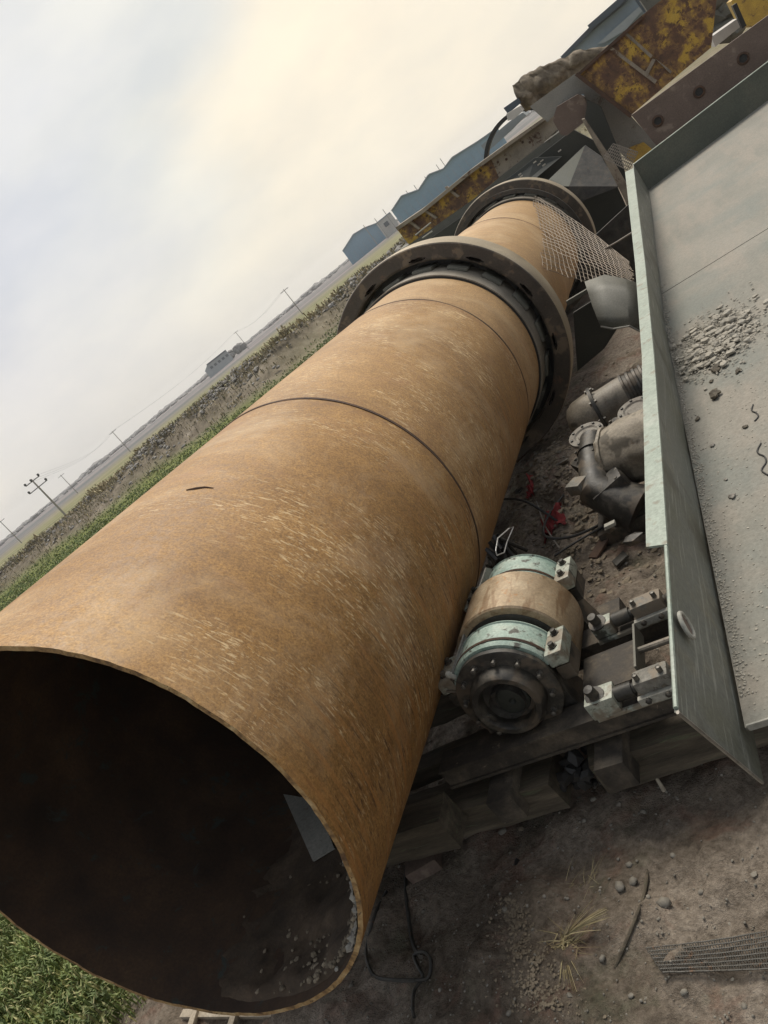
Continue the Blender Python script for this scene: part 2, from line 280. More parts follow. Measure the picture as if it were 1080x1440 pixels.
# --- rusty shell: UV = (arc length, distance along the drum)
def shellmat(name='rusty_shell', pale=0., scr=1.):
    m, t, b = newmat(name); uv = t.nodes.new('ShaderNodeTexCoord').outputs['UV']
    obj = t.nodes.new('ShaderNodeTexCoord').outputs['Object']
    n1 = noise_(t, obj, 1.3, 8, .62, .4)
    c = ramp(t, n1, [(.28, (.215, .112, .034)), (.45, (.275, .150, .045)), (.58, (.325, .183, .060)), (.75, (.39, .235, .090))])
    if pale: c = mixc(t, pale, c, (.52, .365, .20))
    # bands swept round the shell
    n2 = noise_(t, mapping(t, uv, (.5, 7, 1), rot=(0, 0, .10)), 1.4, 6, .7, .2)
    c = mixc(t, .45, c, ramp(t, n2, [(.3, (.80, .78, .74)), (.7, (1.20, 1.2, 1.2))]), 'MULTIPLY')
    # fine orange-peel grain
    n3 = noise_(t, obj, 85, 3, .75)
    c = mixc(t, 1, c, ramp(t, n3, [(.34, (.64, .60, .54)), (.66, (1.30, 1.30, 1.30))]), 'MULTIPLY')
    n35 = noise_(t, obj, 26, 5, .7)
    c = mixc(t, .8, c, ramp(t, n35, [(.35, (.78, .74, .70)), (.65, (1.16, 1.16, 1.16))]), 'MULTIPLY')
    # reddish purple patches
    n4 = noise_(t, mapping(t, obj, loc=(4, 9, 2)), 2.3, 7, .7, .6)
    c = mixc(t, ramp(t, n4, [(.54, (0, 0, 0)), (.70, (.4, .4, .4))]), c, (.30, .155, .075))
    # pale scratches in two slants, only inside worn patches
    sa = t.nodes.new('ShaderNodeSeparateXYZ'); t.links.new(uv, sa.inputs[0])
    side = ramp(t, math_(t, 'MULTIPLY', sa.outputs[0], .5), [(.45, (1, 1, 1)), (.95, (.12, .12, .12))])
    patch = math_(t, 'MULTIPLY', side, ramp(t, noise_(t, mapping(t, obj, loc=(1, 2, 5)), 1.5, 4, .6), [(.45, (0, 0, 0)), (.58, (1, 1, 1))]))
    for rot, sc, th in ((.75, 9, .64), (.45, 13, .64), (1.0, 11, .645), (-.35, 15, .665), (.6, 5, .70)):
        s = noise_(t, mapping(t, uv, (1.0, 5.0, 1), rot=(0, 0, rot), loc=(rot * 9, 0, 0)), sc, 3, .65, .5)
        f = ramp(t, s, [(th - .04, (0, 0, 0)), (th + .02, (1, 1, 1))])
        c = mixc(t, math_(t, 'MULTIPLY', math_(t, 'MULTIPLY', f, patch), .72 * scr), c, (.66, .49, .27))
    seamd = None
    sy = t.nodes.new('ShaderNodeSeparateXYZ'); t.links.new(uv, sy.inputs[0])
    for s_at in (4.511, 7.369, 13.037):
        dd = math_(t, 'ABSOLUTE', math_(t, 'SUBTRACT', sy.outputs[1], s_at))
        dd = math_(t, 'SUBTRACT', dd, math_(t, 'MULTIPLY', noise_(t, mapping(t, uv, (1.5, .3, 1)), 3, 4, .7), .16))
        f = ramp(t, dd, [(0, (.75, .75, .75)), (.06, (0, 0, 0))])
        f = math_(t, 'MULTIPLY', f, ramp(t, noise_(t, uv, 9, 5, .7), [(.4, (0, 0, 0)), (.6, (1, 1, 1))]))
        c = mixc(t, math_(t, 'MULTIPLY', f, .5), c, (.17, .085, .035))
    c = mixc(t, ramp(t, noise_(t, mapping(t, obj, loc=(3, 8, 8)), 4.5, 8, .75, .8), [(.60, (0, 0, 0)), (.68, (.3, .3, .3))]), c, (.19, .095, .038))
    c = mixc(t, ramp(t, noise_(t, mapping(t, obj, loc=(6, 1, 3)), 1.1, 6, .65, .5), [(.5, (0, 0, 0)), (.66, (.35, .35, .35))]), c, (.60, .44, .26))
    # dark pits and drips, streaking round the lower right flank
    sx = t.nodes.new('ShaderNodeSeparateXYZ'); t.links.new(uv, sx.inputs[0])
    low = ramp(t, math_(t, 'MULTIPLY_ADD', sx.outputs[0], -1.3, .42), [(0, (0, 0, 0)), (.75, (1, 1, 1))])
    s = noise_(t, mapping(t, uv, (3, 22, 1), rot=(0, 0, .12)), 2.6, 5, .7, .4)
    f = ramp(t, s, [(.56, (0, 0, 0)), (.62, (1, 1, 1))])
    c = mixc(t, math_(t, 'MULTIPLY', math_(t, 'MULTIPLY', f, low), .85), c, (.07, .03, .012))
    s = noise_(t, mapping(t, uv, (.6, 9, 1), rot=(0, 0, .2)), 2.2, 5, .7, .3)
    f = ramp(t, s, [(.5, (0, 0, 0)), (.66, (1, 1, 1))])
    c = mixc(t, math_(t, 'MULTIPLY', math_(t, 'MULTIPLY', f, low), .8), c, (.38, .17, .045))
    t.links.new(c, b.inputs['Base Color'])
    t.links.new(ramp(t, n35, [(.3, (.52,) * 3), (.7, (.72,) * 3)]), b.inputs['Roughness'])
    b.inputs['Specular IOR Level'].default_value = .5
    bump(t, b, math_(t, 'ADD', math_(t, 'MULTIPLY', n3, .6), n35), .35, .004)
    return m
M['shell'] = shellmat()
M['shell_mid'] = shellmat('rusty_shell_worn', .12, 1.4)
M['shell_dull'] = shellmat('pale_shell', .42, .35)
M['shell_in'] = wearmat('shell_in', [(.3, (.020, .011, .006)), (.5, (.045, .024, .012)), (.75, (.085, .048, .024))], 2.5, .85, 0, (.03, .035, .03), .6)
M['rim_edge'] = wearmat('rim_edge', [(.35, (.10, .05, .02)), (.5, (.30, .18, .07)), (.62, (.42, .29, .14)), (.8, (.5, .4, .27))], 14, .8, 0, (.05, .025, .012), .6)

# ------------------------------------------------------------------ terrain
def smooth01(a, b, x):
    x = np.clip((x - a) / (b - a), 0, 1); return x * x * (3 - 2 * x)
def fold(pts): return [PZ(px, py, -3.75) for px, py in pts]
BANK = [Vector((-230, -20, 0))] + fold([(0, 836), (60, 787), (150, 718), (230, 655), (322, 582), (411, 515), (480, 452)]) + [Vector((60, 100, 0))]
BX = np.array([p.x for p in BANK]); BYY = np.array([p.y for p in BANK])
def gbase(x, y):
    return -2.9 - .045 * np.clip(y - 1, 0, 18.9)
def gz(x, y):
    x = float(x); y = float(y)
    z = float(gbase(x, y))
    d = math.hypot(x + 3, y - 3)
    k = 1 / (1 + (d / 14) ** 2)
    z += k * (.10 * mn.fractal(Vector((x * .55, y * .55, 3)), 1, 2, 4) + .075 * mn.fractal(Vector((x * 2.6, y * 2.6, 1)), .8, 2, 6))
    if d < 14: z += .03 * abs(mn.noise(Vector((x * 6, y * 6, 8)))) + .012 * mn.noise(Vector((x * 19, y * 19, 5)))
    # small mud ridge and heap between the drum and the walkway
    z += .10 * math.exp(-(((x + 2.35 - .3 * (y - 2.1)) / .09) ** 2)) * math.exp(-(((y - 2.15) / .3) ** 2))
    z += .38 * math.exp(-(((x + 2.3) / .75) ** 2 + ((y - 7.0) / 1.3) ** 2)) * (1 + .5 * mn.noise(Vector((x * 4, y * 4, 0))))
    # the rubble bank
    if x < 20 and y > -10:
        yb = float(np.interp(x, BX, BYY)); s = (y - yb - 1.6) / 4.6
        z += (1.25 + .75 * float(smooth01(-75, -45, x)) + .8 * mn.fractal(Vector((x * .15, y * .15, 0)), 1, 2, 4)) * math.exp(-s * s * 1.0) if abs(s) < 3 else 0
    return z
def grow(a, b, step, far, f=1.13):
    mid = list(np.arange(a, b, step)); hi = [b]; st = step
    while hi[-1] < far[1]: st *= f; hi.append(hi[-1] + st)
    lo = [a]; st = step
    while lo[-1] > far[0]: st *= f; lo.append(lo[-1] - st)
    return np.array(lo[:0:-1] + mid + hi)
gx = grow(-6.4, 0.4, .045, (-1700, 900), 1.085)
gy = grow(1.4, 9.0, .045, (-300, 1900), 1.07)
XX, YY = np.meshgrid(gx, gy)
zz = np.array([gz(x, y) for x, y in zip(XX.ravel(), YY.ravel())])
nx, ny = len(gx), len(gy)
me = bpy.data.meshes.new('ground')
co = np.stack([XX.ravel(), YY.ravel(), zz], -1)
ii = (np.arange(ny - 1)[:, None] * nx + np.arange(nx - 1)[None]).ravel()
fc = np.stack([ii, ii + 1, ii + nx + 1, ii + nx], -1)
me.vertices.add(len(co)); me.vertices.foreach_set('co', co.ravel().astype(np.float32))
me.loops.add(fc.size); me.loops.foreach_set('vertex_index', fc.ravel().astype(np.int32))
me.polygons.add(len(fc)); me.polygons.foreach_set('loop_start', (np.arange(len(fc)) * 4).astype(np.int32)); me.polygons.foreach_set('loop_total', np.full(len(fc), 4, np.int32))
me.update(calc_edges=True); me.validate()
me.polygons.foreach_set('use_smooth', [True] * len(me.polygons))
X1, Y1 = XX.ravel(), YY.ravel()
wob = np.array([.35 * mn.noise(Vector((0, y * .9, 2))) for y in Y1])
dist = np.hypot(X1, Y1); yb = np.interp(X1, BX, BYY)
crop = smooth01(-5.35, -5.75, X1 + wob) * smooth01(2, -1, Y1 - yb) * smooth01(-16, -22, X1 - .28 * Y1 * 0 + 0 * X1) * 1.0
crop = smooth01(-5.35, -5.75, X1 + wob) * smooth01(-3.0, -5.0, Y1 - yb)
az = np.degrees(np.arctan2(X1, Y1))
crop *= 1 - smooth01(-33, -27, az) * smooth01(20, 40, dist)
bank = np.exp(-((Y1 - yb - 1.6) / 6.0) ** 4) * (X1 < 20)
field = smooth01(4, 10, Y1 - yb) * (1 - smooth01(190, 330, dist)) * (dist > 30)
field = np.maximum(field, smooth01(-33, -27, az) * smooth01(20, 40, dist) * (1 - smooth01(190, 330, dist)) * .5)
far = smooth01(190, 330, dist)
at = me.color_attributes.new('zone', 'FLOAT_COLOR', 'POINT')
at.data.foreach_set('color', np.stack([crop, field, far, bank], -1).ravel().astype(np.float32))
m, t, b = newmat('ground_earth')
v = t.nodes.new('ShaderNodeTexCoord').outputs['Object']
zn = t.nodes.new('ShaderNodeAttribute'); zn.attribute_name = 'zone'
sp = t.nodes.new('ShaderNodeSeparateColor'); t.links.new(zn.outputs['Color'], sp.inputs[0])
n1 = noise_(t, v, 1.1, 9, .68, .5); nf = noise_(t, v, 24, 7, .75); n3 = noise_(t, mapping(t, v, loc=(5, 1, 0)), 3.1, 6, .65, .6)
dirt = ramp(t, n1, [(.30, (.105, .084, .064)), (.43, (.20, .166, .130)), (.56, (.275, .232, .186)), (.70, (.37, .32, .265))])
dirt = mixc(t, ramp(t, n3, [(.52, (0, 0, 0)), (.64, (.6, .6, .6))]), dirt, (.22, .135, .10))
dirt = mixc(t, ramp(t, noise_(t, mapping(t, v, loc=(9, 4, 0)), 2.2, 6, .65), [(.56, (0, 0, 0)), (.70, (.7, .7, .7))]), dirt, (.115, .12, .078))
dirt = mixc(t, 1, dirt, ramp(t, nf, [(.30, (.42, .40, .38)), (.70, (1.4, 1.4, 1.4))]), 'MULTIPLY')
cr = ramp(t, noise_(t, v, .35, 6, .7), [(.3, (.12, .14, .04)), (.6, (.17, .19, .055)), (.8, (.24, .215, .10))])
wv = noise_(t, mapping(t, v, (.010, .13, 1), rot=(0, 0, R_(25))), 1.6, 6, .65)
fld = ramp(t, wv, [(.3, (.09, .092, .045)), (.43, (.155, .16, .07)), (.56, (.22, .20, .105)), (.7, (.30, .26, .17))])
fld = mixc(t, .6, fld, ramp(t, noise_(t, v, .5, 6, .75), [(.3, (.6, .62, .6)), (.7, (1.3, 1.28, 1.3))]), 'MULTIPLY')
wf = noise_(t, mapping(t, v, (.0015, .016, 1), rot=(0, 0, R_(25))), 1.5, 6, .7)
fr = ramp(t, wf, [(.32, (.07, .08, .08)), (.45, (.12, .125, .12)), (.54, (.20, .17, .165)), (.68, (.34, .30, .28))])
c = mixc(t, sp.outputs[0], dirt, cr); c = mixc(t, sp.outputs[1], c, fld); c = mixc(t, sp.outputs[2], c, fr)
bk = ramp(t, noise_(t, v, .5, 8, .75), [(.32, (.05, .042, .03)), (.48, (.13, .108, .075)), (.62, (.24, .205, .155)), (.75, (.42, .38, .32))])
c = mixc(t, zn.outputs['Alpha'], c, bk)
t.links.new(c, b.inputs['Base Color']); b.inputs['Roughness'].default_value = .95; b.inputs['Specular IOR Level'].default_value = .15
bump(t, b, math_(t, 'ADD', nf, math_(t, 'MULTIPLY', noise_(t, v, 90, 3, .7), .5)), 1.0, .03)
me.materials.append(m)
g = bpy.data.objects.new('ground', me); COL.objects.link(g); tag(g, kind='structure')

# ------------------------------------------------------------------ the kiln drum
KA = Vector((-3.1175, -.0678, -1.2118)); AX = Vector((0, .99844, -.05584)); KN = Vector((0, .05584, .99844)); UX = Vector((1, 0, 0)); RK = 1.1
def K(s, th, r): return KA + AX * s + (UX * math.cos(th) + KN * math.sin(th)) * r
kiln = thing('rotary_kiln', (-3.1175, 1.9, -2.45), 'huge ochre rusty steel kiln drum with open end, lying on the ground past the camera', 'kiln')
KO = wloc(kiln)
def shell(name, s0, s1, mat, r=RK, ns=None, nt_=200, inner=True, jag0=False, wob_=.004):
    ns = ns or max(3, int((s1 - s0) / .06)); vs = []; uvs = []; fs = []; mi = []
    th_ = [2 * math.pi * j / nt_ - math.pi * .75 for j in range(nt_ + 1)]
    def ring(s, rr, k=0):
        for a in th_:
            ss = s
            if jag0 and k == 0:
                ss += .006 * mn.noise(Vector((math.cos(a) * 6, math.sin(a) * 6, 1))) + .004 * mn.noise(Vector((math.cos(a) * 30, math.sin(a) * 30, 1)))
            q = rr + wob_ * mn.noise(Vector((math.cos(a) * 1.6, math.sin(a) * 1.6, ss * .9)))
            if k < 2 and jag0: q += .0025 * mn.noise(Vector((math.cos(a) * 40, math.sin(a) * 40, k)))
            vs.append(K(ss, a, q) - KO); uvs.append((a * RK, s))
    ss_ = [s0 + (s1 - s0) * i / ns for i in range(ns + 1)]
    for i, s in enumerate(ss_): ring(s, r, i)
    m_ = nt_ + 1
    for i in range(ns):
        for j in range(nt_): fs.append((i * m_ + j, i * m_ + j + 1, (i + 1) * m_ + j + 1, (i + 1) * m_ + j)); mi.append(0)
    o1 = len(vs)
    if inner:
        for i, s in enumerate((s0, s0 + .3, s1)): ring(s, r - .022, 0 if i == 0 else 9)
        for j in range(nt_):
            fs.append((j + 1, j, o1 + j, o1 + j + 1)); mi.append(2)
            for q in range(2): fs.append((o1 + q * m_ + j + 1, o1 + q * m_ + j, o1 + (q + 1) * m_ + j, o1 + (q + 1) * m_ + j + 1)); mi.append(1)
    me = bpy.data.meshes.new(name); me.from_pydata(vs, [], fs)
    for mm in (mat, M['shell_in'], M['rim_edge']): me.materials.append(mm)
    ul = me.uv_layers.new(name='UVMap'); li = np.empty(len(me.loops), np.int32); me.loops.foreach_get('vertex_index', li)
    ul.data.foreach_set('uv', np.array(uvs, np.float32)[li].ravel())
    me.polygons.foreach_set('material_index', mi); me.polygons.foreach_set('use_smooth', [True] * len(fs)); me.set_sharp_from_angle(angle=R_(40))
    o = bpy.data.objects.new(name, me); COL.objects.link(o); o.parent = kiln; return o
tag(shell('shell_section', 1.812, 4.502, M['shell'], jag0=True), 'nearest shell course with the open cut rim')
shell('shell_section', 4.52, 7.362, M['shell_mid'], RK + .003)
tag(shell('shell_section', 7.376, 8.40, M['shell_dull'], RK + .001), 'short plain course before the first riding ring')
tag(shell('shell_section', 8.41, 13.03, M['shell_dull'], RK + .012, nt_=120), 'paler course between the two riding rings')
tag(shell('shell_section', 13.045, 17.6, M['shell_dull'], RK - .002, nt_=120), 'far course running through the second riding ring')
for s, r0, w_ in ((4.511, RK + .001, .014), (7.369, RK + .001, .016), (13.037, RK + .010, .016)):
    MB().lathe([(-w_, r0), (-w_ * .8, r0 + .004), (0, r0 + .002), (w_ * .8, r0 + .004), (w_, r0)], K(s, 0, 0), AX, UX, 160, jit=.004).build('weld_seam', M['rust_dark'], kiln)
# unseen end plate, added to keep the inside of the drum dark
MB().lathe([(0, .01), (0, RK - .03), (.03, RK - .03)], K(17.4, 0, 0), AX, UX, 64).build('end_plate', M['dark_plate'], kiln)
def riding_ring(s0, width, ro, ri, slots, label):
    """front face with real oval slots, tread, back"""
    mb = MB(); k = 240; lv = [ri, ri + .020, ri + .031, ri + .050, ri + .061, ro - .012, ro]
    ringv = {}
    def V(li, j, dep): 
        key = (li, j % k, dep)
        if key not in ringv:
            a = 2 * math.pi * j / k; r = lv[li]; s = s0 + dep
            if li in (0, 6): s += .012 if dep == 0 else 0
            if li == 5: r = lv[5]
            ringv[key] = len(mb.v); mb.v.append(tuple(K(s, a, r)))
        return ringv[key]
    per = k // 12
    for j in range(k):
        q = (j - 4) % per
        for li in range(6):
            hole = slots and ((li in (2,) and q < 6) or (li in (1, 3) and 1 <= q < 5))
            if hole:
                # walls and floor
                mb.f.append((V(li, j, .16), V(li, j + 1, .16), V(li + 1, j + 1, .16), V(li + 1, j, .16)))
            else:
                mb.f.append((V(li, j, 0), V(li, j + 1, 0), V(li + 1, j + 1, 0), V(li + 1, j, 0)))
        if slots:
            def H(li, jj):
                qq = (jj - 4) % per
                return (li == 2 and qq < 6) or (li in (1, 3) and 1 <= qq < 5)
            for li in range(6):
                if H(li, j) != H(li, j + 1): mb.f.append((V(li, j + 1, 0), V(li + 1, j + 1, 0), V(li + 1, j + 1, .16), V(li, j + 1, .16)))
                if li and H(li, j) != H(li - 1, j): mb.f.append((V(li, j, 0), V(li, j + 1, 0), V(li, j + 1, .16), V(li, j, .16)))
    face = mb.build('riding_ring', M['tyre_face'], kiln); face['label'] = label
    MB().lathe([(.012, ro), (.03, ro + .006), (width - .03, ro + .006), (width, ro - .01), (width, ri), (.012, ri)], K(s0, 0, 0), AX, UX, 200, jit=.002).build('tread', M['tyre_tread'], face)
    return face
r1 = riding_ring(8.74, .42, 1.42, 1.235, True, 'nearer riding ring with a row of oval slots')
r2 = riding_ring(15.9, .42, 1.42, 1.25, False, 'farther riding ring, plain face')
for s0 in (8.55, 15.66):
    MB().lathe([(0, RK + .02), (0, RK + .036), (1.0, RK + .036), (1.0, RK)], K(s0 - .15, 0, 0), AX, UX, 160).build('pad_band', M['band'], kiln)
    MB().lathe([(-.006, RK - .005), (-.006, RK + .022), (.002, RK + .024)], K(s0 - .15, 0, 0), AX, UX, 160).build('groove', M['rubber'], kiln)
    MB().lathe([(.45, RK + .03), (.45, 1.26), (.50, 1.26), (.50, RK)], K(s0, 0, 0), AX, UX, 160).build('filler_ring', M['dark_steel'], kiln)  # dark backing ring, added so the gap inside the riding ring stays dark
    pm = None
    for j in range(18):
        a = 2 * math.pi * (j + .42) / 18; jit = random.uniform(-.012, .012)
        u = UX * math.cos(a) + KN * math.sin(a); tg = -UX * math.sin(a) + KN * math.cos(a)
        if pm is None:
            bm_ = MB().box((0, 0, 0), (.23, .40, .034), ch=.006).mesh('chair_pad', M['mid_plate'], smooth=30); pm = bm_
        o = bpy.data.objects.new('chair_pad', pm); COL.objects.link(o); o.parent = kiln
        mt = Matrix((tg, AX, u)).transposed().to_4x4(); mt.translation = K(s0 + .32 + jit, a, RK + .054) - KO
        o.matrix_local = mt
# second, inner guard ring in front of the far riding ring
MB().lathe([(0, 1.30), (0, 1.22), (.05, 1.22), (.05, 1.30), (0, 1.30)], K(15.55, 0, 0), AX, UX, 120).build('guard_ring', M['dark_steel'], kiln)
# ---- what lies inside the drum
def hit(px, py, r, far=True):
    d = ray(px, py).normalized(); o = -KA
    dp = d - AX * d.dot(AX); op = o - AX * o.dot(AX)
    A = dp.dot(dp); B = 2 * dp.dot(op); C = op.dot(op) - r * r; D = max(0, B * B - 4 * A * C)
    return d * ((-B + (1 if far else -1) * math.sqrt(D)) / (2 * A))
MB().tube([hit(x, y, RK + .002, False) for x, y in ((262, 689), (275, 687), (288, 685), (300, 686))], [.003, .007, .005, .002], 6).build('weld_scar', M['rust_dark'], kiln)
mb = MB(); n_s, n_t = 70, 40
for i in range(n_s + 1):
    for j in range(n_t + 1):
        s = 1.86 + 4.5 * (i / n_s) ** 1.3; th = R_(-118 + 100 * j / n_t)
        edge = min(1, j / 6, (n_t - j) / 8, i / 3 + .1)
        h = max(-.02, (.05 + .05 * mn.fractal(Vector((s * 3, th * 4, 0)), 1, 2, 4)) * edge + .02 * mn.noise(Vector((s * 14, th * 14, 3))) - .02)
        mb.v.append(tuple(K(s, th, RK - .024 - h)))
for i in range(n_s):
    for j in range(n_t): q = i * (n_t + 1) + j; mb.f.append((q, q + 1, q + n_t + 2, q + n_t + 1))
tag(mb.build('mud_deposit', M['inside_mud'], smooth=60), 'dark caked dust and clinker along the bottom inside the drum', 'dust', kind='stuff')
mb = MB()
for i in range(260):
    s = 1.84 + random.random() ** 1.5 * 1.3; th = R_(random.gauss(-38, 10))
    mb.rock(K(s, th, RK - .035), random.uniform(.006, .028), (1, 1, .6))
tag(mb.build('crust_flakes', M['crust'], smooth=20), 'pale lime crust flakes just inside the right side of the drum rim', 'crust', kind='stuff')
mb = MB()
for i in range(900):
    s = 1.86 + random.random() ** 1.4 * 1.6; th = R_(random.gauss(-58, 17))
    mb.rock(K(s, th, RK - .05), random.uniform(.004, .018), (1, 1, .6))
tag(mb.build('clinker', M['soil'], smooth=20), 'dark clinker bits lying in the dust inside the drum mouth', 'clinker', kind='stuff')
mb = MB()
for i in range(36):
    for j in range(15):
        a_ = i / 35; b_ = j / 14; s = 1.825 + .15 * b_ * (.3 + .7 * math.sin(a_ * 3.14)) + .03 * mn.noise(Vector((a_ * 9, b_ * 3, 1)))
        th = R_(-50 + 26 * a_ + 4 * mn.noise(Vector((b_ * 5, a_ * 5, 7))))
        mb.v.append(tuple(K(s, th, RK - .028 - .012 * abs(mn.noise(Vector((a_ * 14, b_ * 6, 2)))) - (.006 if .1 < b_ < .9 else 0))))
for i in range(35):
    for j in range(14): q = i * 15 + j; mb.f.append((q, q + 1, q + 16, q + 15))
tag(mb.build('lime_crust', M['crust'], smooth=50), 'whitish peeling lime layer on the inner wall at the lower right of the drum mouth', 'crust')
a_ = [hit(404, 1122, 1.06), hit(450, 1130, 1.06), hit(476, 1198, 1.06), hit(446, 1216, 1.06)]
pn_ = (a_[2] - a_[0]).cross(a_[3] - a_[0]); d_ = ray(450, 1130); a_[1] = d_ * (a_[0].dot(pn_) / d_.dot(pn_))
cc = sum(a_, Vector()) / 4; nn = (a_[1] - a_[0]).cross(a_[3] - a_[0]).normalized()
if nn.dot(-cc) < 0: nn = -nn
tag(MB().prism([p + nn * .03 for p in a_], nn * .012).build('loose_plate', M['light_plate'], smooth=None), 'grey steel offcut leaning on the inner wall of the drum, right side', 'steel plate')

# ------------------------------------------------------------------ support roller station
RC = Vector((-1.9, 3.2, -2.25))
roller = thing('support_roller', (-1.9, 3.45, -2.62), 'kiln support roller with tan worn wheel between two pale green bearing housings, beside the drum', 'roller')
def RP(y, x=0, z=0): return RC + AX * (y - 3.2) + UX * x + KN * z
def lat(prof, mat, name, parent, k=64, a0=0, a1=2 * math.pi, jit=0, c=None):
    return MB().lathe([(t_ - 3.2, r) for t_, r in prof], c or RC, AX, UX, k, a0, a1, jit).build(name, mat, parent)
w1 = lat([(3.37, .09), (3.37, .30), (3.375, .335), (3.385, .345), (3.74, .345), (3.75, .335), (3.755, .30), (3.755, .09)], M['roller_steel'], 'wheel', roller, 96)
w1['label'] = 'tan steel roller wheel'
lat([(3.36, .10), (3.36, .285), (3.368, .30), (3.368, .10)], M['dark_steel'], 'wheel_web', w1)
lat([(2.98, .095), (4.2, .095)], M['bolt'], 'shaft', roller, 32)
def housing(y0, y1, R, near):
    body = lat([(y0, .02), (y0, R - .035), (y1, R - .035), (y1, .02)], M['oily_cast'], 'bearing_housing', roller, 64)
    body['label'] = 'nearer bearing housing with round end cover' if near else 'farther bearing housing behind the wheel'
    st = lat([(y0 + .01, R - .05), (y0 + .01, R - .006), (y0 + .03, R + .004), (y0 + .035, R - .004), (y1 - .035, R - .004), (y1 - .03, R + .004), (y1 - .01, R - .006), (y1 - .01, R - .05)], M['green_paint'], 'strap', body, 48, R_(-152), R_(-12))
    MB().lathe([(y0 + .05 - 3.2, R + .001), (y0 + .06 - 3.2, R + .006), (y0 + .07 - 3.2, R + .001)], RC, AX, UX, 48, R_(-150), R_(-14)).build('weld_bead', M['rust_dark'], body)
    # clamp lugs each side, each with two bolts
    for sx_, th in ((1, 12), (-1, 152)):
        c = RP((y0 + y1) / 2 - .005, (R + .035) * math.cos(R_(th)), (R + .035) * math.sin(R_(th)) + .005)
        lg = MB().box(c, (.10, (y1 - y0) * .92, .085), (UX, AX, KN), ch=.012).build('lug', M['lug_paint'], roller)
        for q in (-1, 1):
            p = c + AX * (q * (y1 - y0) * .24) + KN * .043
            MB().lathe([(0, .001), (0, .026), (.006, .026), (.006, .018), (.028, .017), (.030, .001)], p, KN, UX, 6).build('bolt', M['oily_cast'], lg)
        # lower ear of the clamp
        MB().box(c - KN * .10, (.085, (y1 - y0) * .8, .09), (UX, AX, KN), ch=.01).build('lug_base', M['oily_cast'], roller)
    # pedestal
    MB().prism([RP(y0 + .02, -.30, -.33), RP(y0 + .02, .30, -.33), RP(y0 + .02, .24, -.02), RP(y0 + .02, -.24, -.02)], AX * (y1 - y0 - .04)).build('pedestal', M['oily_cast'], body)
    return body
h1 = housing(3.08, 3.32, .305, True)
h2 = housing(3.80, 4.06, .285, False)
cov = lat([(3.07, .05), (3.045, .06), (3.045, .272), (3.052, .285), (3.08, .285), (3.08, .2)], M['oily_cast'], 'end_cover', h1, 64, jit=.004)
hub = lat([(3.05, .205), (3.02, .203), (2.975, .192), (2.962, .18), (2.962, .152), (2.972, .145), (3.04, .138), (3.045, .02)], M['oily_cast'], 'hub_ring', h1, 64, jit=.003)
hub2 = lat([(3.043, .005), (3.02, .02), (3.018, .07), (3.03, .09), (3.046, .095)], M['green_paint'], 'shaft_end', h1, 32, c=RC + UX * .015 - KN * .02)
hub2.data.materials[0] = M['dark_plate']
bm1 = None
for j in range(12):
    a = R_(15 + 30 * j)
    p = RP(3.045, .240 * math.cos(a), .240 * math.sin(a))
    mb = MB(); mb.lathe([(0, .018), (-.005, .018), (-.005, .011), (-.03, .011), (-.03, .014), (-.036, .014), (-.040, .001)], p, AX, UX, 8)
    mb.build('bolt', M['bolt'], h1)
MB().lathe([(0, .035), (-.012, .034), (-.014, .022), (-.008, .018), (-.006, .001)], RP(2.99, -.145, -.05), AX, UX, 20).build('plug', M['oily_cast'], h1)
MB().lathe([(0, .03), (-.012, .03), (-.014, .001)], RP(3.0, .13, -.115), AX, UX, 16).build('plug', M['oily_cast'], h1)
# grease fittings / pipes clustered on the left of the near housing
mb = MB()
for k_ in range(9):
    p = RP(3.08 + .2 * random.random(), -.20 - .1 * random.random(), .20 + .10 * random.random() - .14)
    mb.tube([p, p + Vector((random.uniform(-.05, .02), random.uniform(-.06, .02), random.uniform(.02, .07))), p + Vector((random.uniform(-.08, 0), random.uniform(-.06, .03), random.uniform(.04, .1)))], [.008, .012, .007], 6)
    mb.rock(p + Vector((0, 0, .02)), .02)
tag(mb.build('grease_fitting', M['oily_cast'], h1), kind='stuff')
p0 = RP(3.2, -.21, .24)
for k_ in range(3):
    p = RP(3.08 + .05 * k_, -.215 - .03 * k_, .205 - .045 * k_)
    MB().lathe([(0, .014), (.03, .014), (.034, .02), (.05, .02), (.06, .012), (.066, .001)], p, Vector((-.3, -.3, 1)).normalized(), UX, 10).build('grease_cap', M['chalky'], h1)
